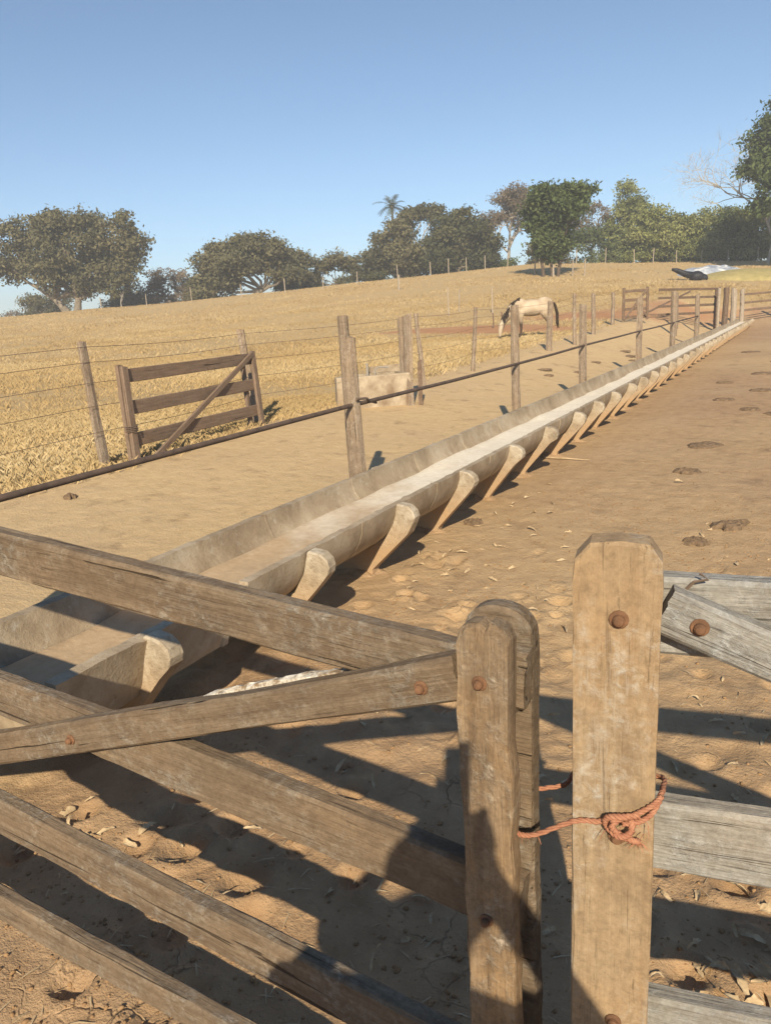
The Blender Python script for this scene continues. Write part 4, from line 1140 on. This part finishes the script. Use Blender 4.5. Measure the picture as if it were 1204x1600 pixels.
for i, (x, y, hh_, ww) in enumerate([(-16.5, 99.5, 52, 30), (-13.6, 102, 40, 34), (-10.6, 103, 46, 36), (-7.5, 104, 44, 32), (-4.3, 104, 54, 38), (-1.6, 104, 50, 36), (-15.0, 106, 46, 34), (-9.0, 108, 50, 34)]):
    rr = random.Random(500 + i)
    lobes = [(rr.uniform(-.5, .5) * ww, rr.uniform(.25, .85) * hh_, ww * rr.uniform(.35, .55), hh_ * rr.uniform(.22, .34)) for _ in range(6)] + [(0, hh_ * .85, ww * .35, hh_ * .2), (0, 8, ww * .8, 10)]
    tree('bush', x, y, lobes, .125, bl[i], 'leaf_bright' if i not in (3, 6) else 'leaf_green', 'bushes beyond the silage mound', n=4200, size=.29, trunk_r=.10, seed=510 + i, cat='bush', twigs=1)
tree('leafy_tree', -.3, 87.6, [(-50, 120, 26, 24), (-70, 150, 24, 22), (-66, 185, 22, 24), (-40, 215, 28, 26), (0, 225, 40, 30), (40, 200, 40, 34), (0, 160, 46, 40), (50, 140, 40, 34), (0, 110, 40, 30), (-40, 160, 24, 22), (-58, 92, 16, 14)], .064,
     'large leafy tree at the edge of the corral overhanging the bushes', 'leaf_green', n=12000, size=.34, trunk_r=.4, seed=21, fill=.5)
baretree('bare_tree', -3.4, 96.5, 18.5, .72, 'tall fine twigged leafless tree behind the large leafy tree', 'pale_bark', 23, r=.17, levels=6, nb=3, lean=-.12, decay=.62)

# scrub and hedge bushes along the crest
sl_ = [('hazy grey scrub bush furthest down the slope past the broad tree', -109, 82.6, 38, 46, 'leaf_dry'), ('dry brown scrub bush right under the broad tree', -96.6, 77.5, 40, 44, 'leaf_olive'),
       ('low dry scrub bush beside the pale snag', -82, 78.5, 32, 34, 'leaf_olive'), ('brownish scrub bush between snag and rounded tree', -77.7, 78.5, 40, 34, 'leaf_dry'), ('thin grey scrub bush touching the rounded tree', -73.4, 81.2, 42, 30, 'leaf_dry'),
       ('low scrub bush at the foot of the rounded tree', -66, 78.5, 34, 30, 'leaf_olive'), ('flat olive scrub bush below the small thin tree', -57.2, 85.6, 24, 34, 'leaf_dark'), ('dark scrub bush below the palm', -50.2, 89.3, 26, 34, 'leaf_dark'),
       ('dark scrub bush below the dense olive tree', -42, 97, 30, 36, 'leaf_dark'), ('green scrub bush below the bare brown tree', -36.5, 97.5, 28, 30, 'leaf_green'), ('green scrub bush right of the upright tree', -22.8, 103.4, 40, 34, 'leaf_green'), ('dull scrub bush hidden behind the upright tree', -28.5, 101, 30, 30, 'leaf_olive')]
for i, (lb, x, y, hh_, ww, lm) in enumerate(sl_):
    rr = random.Random(600 + i)
    lobes = [(rr.uniform(-.8, .8) * ww, rr.uniform(.2, .8) * hh_, ww * rr.uniform(.3, .45), hh_ * rr.uniform(.2, .32)) for _ in range(6)] + [(0, 5, ww * .9, 9)]
    tree('scrub_bush', x, y, lobes, .118, lb, lm, 'scrub along the crest', n=2600, size=.27, trunk_r=.07, seed=610 + i, cat='bush', twigs=1, fill=.35)
sn = baretree('snag', -71.6, 67.5, 3.4, .5, 'small pale dead snag beside the broad tree', 'pale_bark', 31, r=.10, levels=2, nb=2)

# palm
pz = hz(-51.4, 100.4); pb = Vector((-51.4, 100.4, pz - .1))
pt = thing('palm_tree', pb, 'single slender palm with a drooping feathery head behind the loose grey tree', 'palm')
m_ = MB(); m_.tube([pb + Vector((0, 0, -.3)), pb + Vector((.05, 0, 4)), pb + Vector((0, .1, 9.9)), pb + Vector((0, .1, 11.0))], [.28, .2, .17, .2], 9); m_.build('trunk', 'bark', pt, None, True)
pc = pb + Vector((0, .1, 10.8)); rr = random.Random(9)
for i in range(20):
    az = i * 2.399 + rr.uniform(-.2, .2); el = rr.uniform(-.1, 1.25); L = rr.uniform(2.2, 2.9)
    d = Vector((math.cos(az) * math.cos(el), math.sin(az) * math.cos(el), math.sin(el))); pts = []; p = pc.copy(); dd = d.copy()
    for s in range(9):
        pts.append(p.copy()); p = p + dd * L / 8; dd = (dd + Vector((0, 0, -.17))).normalized()
    m_ = MB(); m_.tube(pts, [.03 - .003 * s for s in range(9)], 3)
    for s in range(1, 9):
        for half in (0, .5):
            c_ = pts[s].lerp(pts[max(s - 1, 0)], half); t = (pts[s] - pts[s - 1]).normalized(); sd = t.cross(Vector((0, 0, 1))).normalized()
            for sg in (-1, 1):
                for k in range(2):
                    ll = .75 * math.sin(.5 + 2.2 * s / 9); tip = c_ + sd * sg * ll * .75 + t * ll * .5 + Vector((0, 0, -.25 * ll + rr.uniform(-.1, .1)))
                    n0 = len(m_.v); m_.v += [c_ - t * .035, c_ + t * .035, tip]; m_.f.append((n0, n0 + 1, n0 + 2))
    n_ = len(m_.v); meshobj('frond', m_.v, m_.f, 'leaf_palm', pt, None, False, [min(1, max(0, .5 + rr.gauss(0, .2)))] * n_)

# ================================================================= YARD LITTER
def patmesh(seed):
    rr = np.random.default_rng(seed); m_ = MB(); k = 18
    rings = [(1.05, -.004), (1.0, .012), (.86, .026), (.70, .024), (.52, .034), (.30, .030), (.12, .036)]
    base = 1 + rr.normal(size=k) * .13
    for r, z in rings:
        for j in range(k):
            a = 2 * math.pi * j / k; q = .16 * r * base[j] * (1 + rr.normal() * .03)
            m_.v.append(Vector((math.cos(a) * q, math.sin(a) * q, z + rr.normal() * .004)))
    for i in range(len(rings) - 1):
        for j in range(k):
            a = i * k + j; b_ = i * k + (j + 1) % k; m_.f.append((a, b_, b_ + k, a + k))
    m_.f.append(tuple((len(rings) - 1) * k + j for j in range(k)))
    me = bpy.data.meshes.new('dung_pat'); me.from_pydata([tuple(v) for v in m_.v], [], m_.f); me.update(); me.materials.append(MATS['dung']); return me
pm = [patmesh(s) for s in range(4)]
for i, (x, y, s) in enumerate([(-.88, 7.81, .85), (-.86, 9.37, 1.25), (-.53, 5.42, .55), (-.35, 5.88, .8), (-.55, 12.49, 1.0), (-1.0, 13.7, 1.0), (-2.21, 5.47, .5), (-.1, 12.0, 1.3), (-.6, 18.5, 1.6), (-.25, 22, 2), (-1.2, 16.6, 1), (-.1, 28, 2.6), (-.5, 15.2, 1.2), (-.3, 33, 2.5), (-1.2, 26, 1.8)]):
    o = linkmesh('dung_pat', pm[i % 4], None, Matrix.Translation((x, y, hz(x, y) + .002)) @ Matrix.Rotation(i * 1.3, 4, 'Z') @ Matrix.Diagonal((s, s * .9, 1.0, 1)))
    props(o, {1: 'large oval dried dung pat, the broadest in the middle of the yard', 6: 'small dark dung pat beside the near trough supports', 2: 'small dried dung pat just beyond the tan gate stile'}.get(i, 'flat dark dried dung pat on the yard right of the feeding trough'), 'dung', 'dung pats in the yard')
for i, (x, y, s) in enumerate([(-5.45, 18.4, 1.3), (-5.1, 17.6, .8), (-4.7, 18.9, 1.0), (-4.5, 24.4, 1.6), (-4.9, 25.5, 1.4), (-4.2, 23.2, 1.0), (-4.9, 21.5, .9), (-6.4, 5.0, .5)]):
    o = linkmesh('dung_pat', pm[i % 4], None, Matrix.Translation((x, y, hz(x, y) + .002)) @ Matrix.Rotation(i * 1.7, 4, 'Z') @ Matrix.Diagonal((s, s * .9, 1.0, 1)))
    props(o, 'flat dark dried dung pat on the pale dirt between trough and pasture fence', 'dung', 'dung pats behind the trough') if i < 7 else props(o, 'single small dung pat near the field gate on pale dirt', 'dung', 'dung pats behind the trough')

def huskmesh(seed):
    rr = np.random.default_rng(seed); L = .05 + .07 * rr.random(); W_ = .005 + .010 * rr.random(); curl = rr.uniform(.2, 1.8); tw = rr.uniform(-2, 2)
    vs = []; fs = []; n = 7
    for i in range(n + 1):
        u = i / n; wv = W_ * math.sin(math.pi * (.12 + .8 * u)) ** .5 * (1 + rr.normal() * .22)
        for j in range(4):
            v_ = j / 3 * 2 - 1; a = tw * u
            y = v_ * wv * math.cos(a); z = abs(v_) ** 2 * wv * .5 + math.sin(u * 2.6) * .012 * curl + v_ * wv * math.sin(a) + rr.normal() * .0012
            vs.append(((u - .5) * L, y + math.sin(u * 3) * .006 * curl, z + .004))
    for i in range(n):
        for j in range(3):
            a = i * 4 + j; fs.append((a, a + 4, a + 5, a + 1))
    me = bpy.data.meshes.new('dry_husk'); me.from_pydata(vs, [], fs); me.update(); me.materials.append(MATS['husk']); return me
hm = [huskmesh(s) for s in range(9)]
cnt = 0; rr = random.Random(77)
spots = []
def scatter(n, cx, cy, sx, sy, lb):
    for _ in range(n): spots.append((rr.gauss(cx, sx), rr.gauss(cy, sy), lb))
H1 = 'curled pale dry husk in the litter behind the pale grey gate rails'; H2 = 'curled dry husk in the dirt behind the braced grey-brown gate'
H3 = 'pale dry husk lying beside the trough supports'; H4 = 'pale dry husk lying out on the open yard'
scatter(56, -.02, 1.75, .14, .28, H1); scatter(36, -1.0, 2.55, .35, .3, H2); scatter(20, -2.0, 1.45, .15, .12, H2); scatter(40, -1.5, 4.2, .5, .5, H4); scatter(26, -1.95, 5.6, .2, .8, H3); scatter(40, -1.0, 4.9, .8, 1.4, H4); scatter(26, -.1, 2.9, .2, .4, H1); scatter(22, -.9, 1.6, .4, .3, H2)
for x, y, lb in spots:
    if x < -2.3 or y < .75: continue
    s = rr.uniform(.35, .95)
    o = linkmesh('dry_husk', rr.choice(hm), None, Matrix.Translation((x, y, hz(x, y) + .002)) @ Euler((rr.uniform(-.25, .25), rr.uniform(-.25, .25), rr.uniform(0, 6.28))).to_matrix().to_4x4() @ Matrix.Scale(s, 4))
    props(o, lb, 'husk', 'dry husks: ' + lb[:40])
m_ = MB(); z = hz(-2.2, 8.25); m_.tube([(-2.45, 8.27, z + .012), (-2.2, 8.22, z + .018), (-1.92, 8.2, z + .012)], [.006, .009, .005], 6, jit=.2)
o = m_.build('stick', 'husk'); props(o, 'straight pale stick lying beside the trough supports', 'stick')

# loose clods and chaff
def instanced(name, bv, bf, pos, scl, mat, label, cat, tilt=1.0):
    n = len(pos); k = len(bv); r_ = rng
    az = r_.random(n) * 6.283; ca, sa = np.cos(az), np.sin(az)
    P_ = np.repeat(bv[None], n, 0) * (scl[:, None, None] if scl.ndim == 1 else scl[:, None, :])
    P_ = P_ * (1 + r_.normal(size=(n, k, 1)) * .22)
    x = P_[..., 0] * ca[:, None] - P_[..., 1] * sa[:, None]; y = P_[..., 0] * sa[:, None] + P_[..., 1] * ca[:, None]
    V_ = np.stack([x, y, P_[..., 2]], -1) + pos[:, None, :]
    F_ = (bf[None] + (np.arange(n) * k)[:, None, None]).reshape(-1, bf.shape[1])
    o = meshobj(name, V_.reshape(-1, 3), F_, mat); props(o, label, cat, None, 'stuff'); return o
bm = bmesh.new(); bmesh.ops.create_icosphere(bm, subdivisions=1, radius=1); bv = np.array([v.co[:] for v in bm.verts]); bf = np.array([[v.index for v in f.verts] for f in bm.faces]); bm.free()
n = 26000
x = -3.3 + 4.4 * rng.random(n); y = .8 + 6.2 * rng.random(n) ** 1.6
den = np.clip(fbm(x, y, .7, 3, 55) + .45, 0, 1); k = (rng.random(n) < den) & ~((x < -2.05) & (x > -3.05) & (y > 1.3)); x, y = x[k], y[k]
s = .0018 + .0085 * rng.random(len(x)) ** 4
pos = np.stack([x, y, height(x, y) + s * .25], -1)
instanced('loose_clods', bv * np.array([1, .8, .6]), bf, pos, s, 'clod', 'loose crumbs of dry earth scattered over the yard', 'soil')
bv2 = np.array([(-1, -.06, 0), (-.2, -.08, .10), (1, -.03, 0), (1, .03, .0), (-.2, .08, .12), (-1, .06, .03)], float); bf2 = np.array([[0, 1, 4, 5], [1, 2, 3, 4]])
n = 8000
x = -3.3 + 4.4 * rng.random(n); y = .8 + 9 * rng.random(n) ** 1.5
den = np.clip(fbm(x, y, .9, 3, 57) + .4, 0, 1) ; k = (rng.random(n) < den) & ~((x < -2.05) & (x > -3.05) & (y > 1.3)); x, y = x[k], y[k]
s = .006 + .028 * rng.random(len(x)) ** 2
instanced('chaff', bv2, bf2, np.stack([x, y, height(x, y) + .003], -1), s, 'husk', 'thin straw chaff strewn over the yard dirt', 'chaff')

# ================================================================= PERSON WITH PHONE (stands behind the lens; casts the long shadow)
pr = Vector((.125, -.412, 0)); Fv = Vector((FX, FY, 0)); Rv = Vector((FY, -FX, 0))
def pp(f, r, z): return pr + Fv * f + Rv * r + Vector((0, 0, z * 1.115))
pz0 = hz(pr.x, pr.y)
per = thing('person', (pr.x, pr.y, pz0), 'person in a dark shirt and trousers holding up a phone before the gates', 'person')
cw = Vector((0, 0, CAM_H)) - fw * .016
phc = cw - rt * .022 - up * .062
Mp = camo.matrix_world.copy(); Mp.translation = phc
m_ = MB(); m_.box((0, 0, 0), (.074, .158, .009))
ph = m_.build('phone', 'phone_case', None, Mp); props(ph, 'black phone held upright in both hands before the gates', 'phone')
hd = pp(0, 0, 1.45)
def wp(v): return v
hR = phc - up * .05 + rt * .042 - fw * .012; hL = phc - up * .05 - rt * .042 - fw * .012
bodyb = MB()
bodyb.ell(pp(0, 0, 1.10), (.19, .17, .20), 9, 12); bodyb.ell(pp(-.01, 0, .92), (.155, .14, .17), 9, 12)
bodyb.tube([pp(0, -.17, 1.20), pp(0, 0, 1.23), pp(0, .17, 1.20)], [.07, .09, .07], 10)
bodyb.tube([pp(0, 0, 1.2), pp(.015, 0, 1.36)], [.062, .055], 10)
bodyb.ell(pp(.02, 0, 1.455), (.085, .085, .118), 10, 12); bodyb.ell(pp(.055, 0, 1.405), (.055, .055, .06), 8, 10)
bodyb.tube([pp(.10, 0, 1.47), pp(.122, 0, 1.435), pp(.10, 0, 1.425)], [.012, .018, .012], 6)
for s in (-1, 1): bodyb.ell(pp(.01, .085 * s, 1.45), (.022, .022, .03), 6, 8)
for s, hnd, elb in ((1, hR, pp(.17, .30, 1.08)), (-1, hL, pp(.30, -.30, 1.07))):
    bodyb.tube([pp(0, .17 * s, 1.20), elb, hnd - Fv * .06 - Vector((0, 0, .03))], [.055, .042, .028], 9)
    bodyb.tube([hnd - Fv * .07 - Vector((0, 0, .035)), hnd - Fv * .01], [.03, .034], 8)
    sd = rt * s
    for k in range(4):
        q = hnd + up * (.03 - .02 * k) + sd * .008
        bodyb.tube([q - fw * .012 + sd * .01, q + sd * .014 + fw * .003, q + fw * .008 - sd * (.004 + .003 * (k % 2))], [.009, .0085, .007], 6)
    bodyb.tube([hnd - fw * .012, hnd + up * .02 - fw * .016 - sd * .012, hnd + up * .045 - fw * .014 - sd * .022], [.011, .010, .008], 6)
for s in (-1, 1):
    bodyb.tube([pp(0, .09 * s, .90), pp(.02, .10 * s, .48), pp(0, .10 * s, .09)], [.095, .062, .042], 10)
    bodyb.tube([pp(-.03, .10 * s, .045), pp(.17, .12 * s, .035)], [.045, .036], 8)
blob('body', bodyb, 'skin', per, None, .011, 3)
cl = MB()
cl.ell(pp(0, 0, 1.08), (.225, .20, .225), 9, 12); cl.ell(pp(-.01, 0, .93), (.205, .185, .16), 9, 12)
cl.tube([pp(0, -.17, 1.20), pp(0, 0, 1.235), pp(0, .17, 1.20)], [.082, .10, .082], 10)
for s, elb in ((1, pp(.17, .30, 1.08)), (-1, pp(.30, -.30, 1.07))): cl.tube([pp(0, .17 * s, 1.20), pp(0, .17 * s, 1.20).lerp(elb, .95)], [.085, .070], 10)
blob('shirt', cl, 'shirt', per, None, .014, 4)
cl = MB(); cl.ell(pp(0, 0, .86), (.172, .158, .13), 9, 12)
for s in (-1, 1): cl.tube([pp(0, .09 * s, .88), pp(.02, .10 * s, .48), pp(0, .10 * s, .07)], [.11, .078, .068], 10)
blob('trousers', cl, 'trousers', per, None, .014, 3)
cl = MB(); cl.ell(pp(-.005, 0, 1.485), (.098, .098, .105), 9, 12); cl.ell(pp(-.06, 0, 1.43), (.055, .07, .09), 8, 10)
blob('hair', cl, 'hair', per, None, .012, 2)
for s in (-1, 1):
    cl = MB(); cl.tube([pp(-.05, .10 * s, pz0 + .045), pp(.08, .11 * s, pz0 + .05), pp(.19, .12 * s, pz0 + .04)], [.05, .05, .035], 10); blob('shoe', cl, 'leather', per, None, .012, 2)

# ================================================================= HAZE
m_ = MB(); m_.box((0, 300, 13), (1400, 1400, 56))
m = bpy.data.materials.new('haze'); m.use_nodes = True; nt = m.node_tree
for n_ in list(nt.nodes):
    if n_.type == 'BSDF_PRINCIPLED': nt.nodes.remove(n_)
pv = nt.nodes.new('ShaderNodeVolumePrincipled'); pv.inputs['Color'].default_value = (.97, .98, 1.0, 1); pv.inputs['Density'].default_value = HAZE; pv.inputs['Anisotropy'].default_value = 0.0
nt.links.new(pv.outputs[0], nt.nodes['Material Output'].inputs['Volume']); MATS['haze'] = m
o = m_.build('haze', 'haze'); props(o, 'thin pale dry season haze filling the air over yard and pasture', 'haze', None, 'stuff')
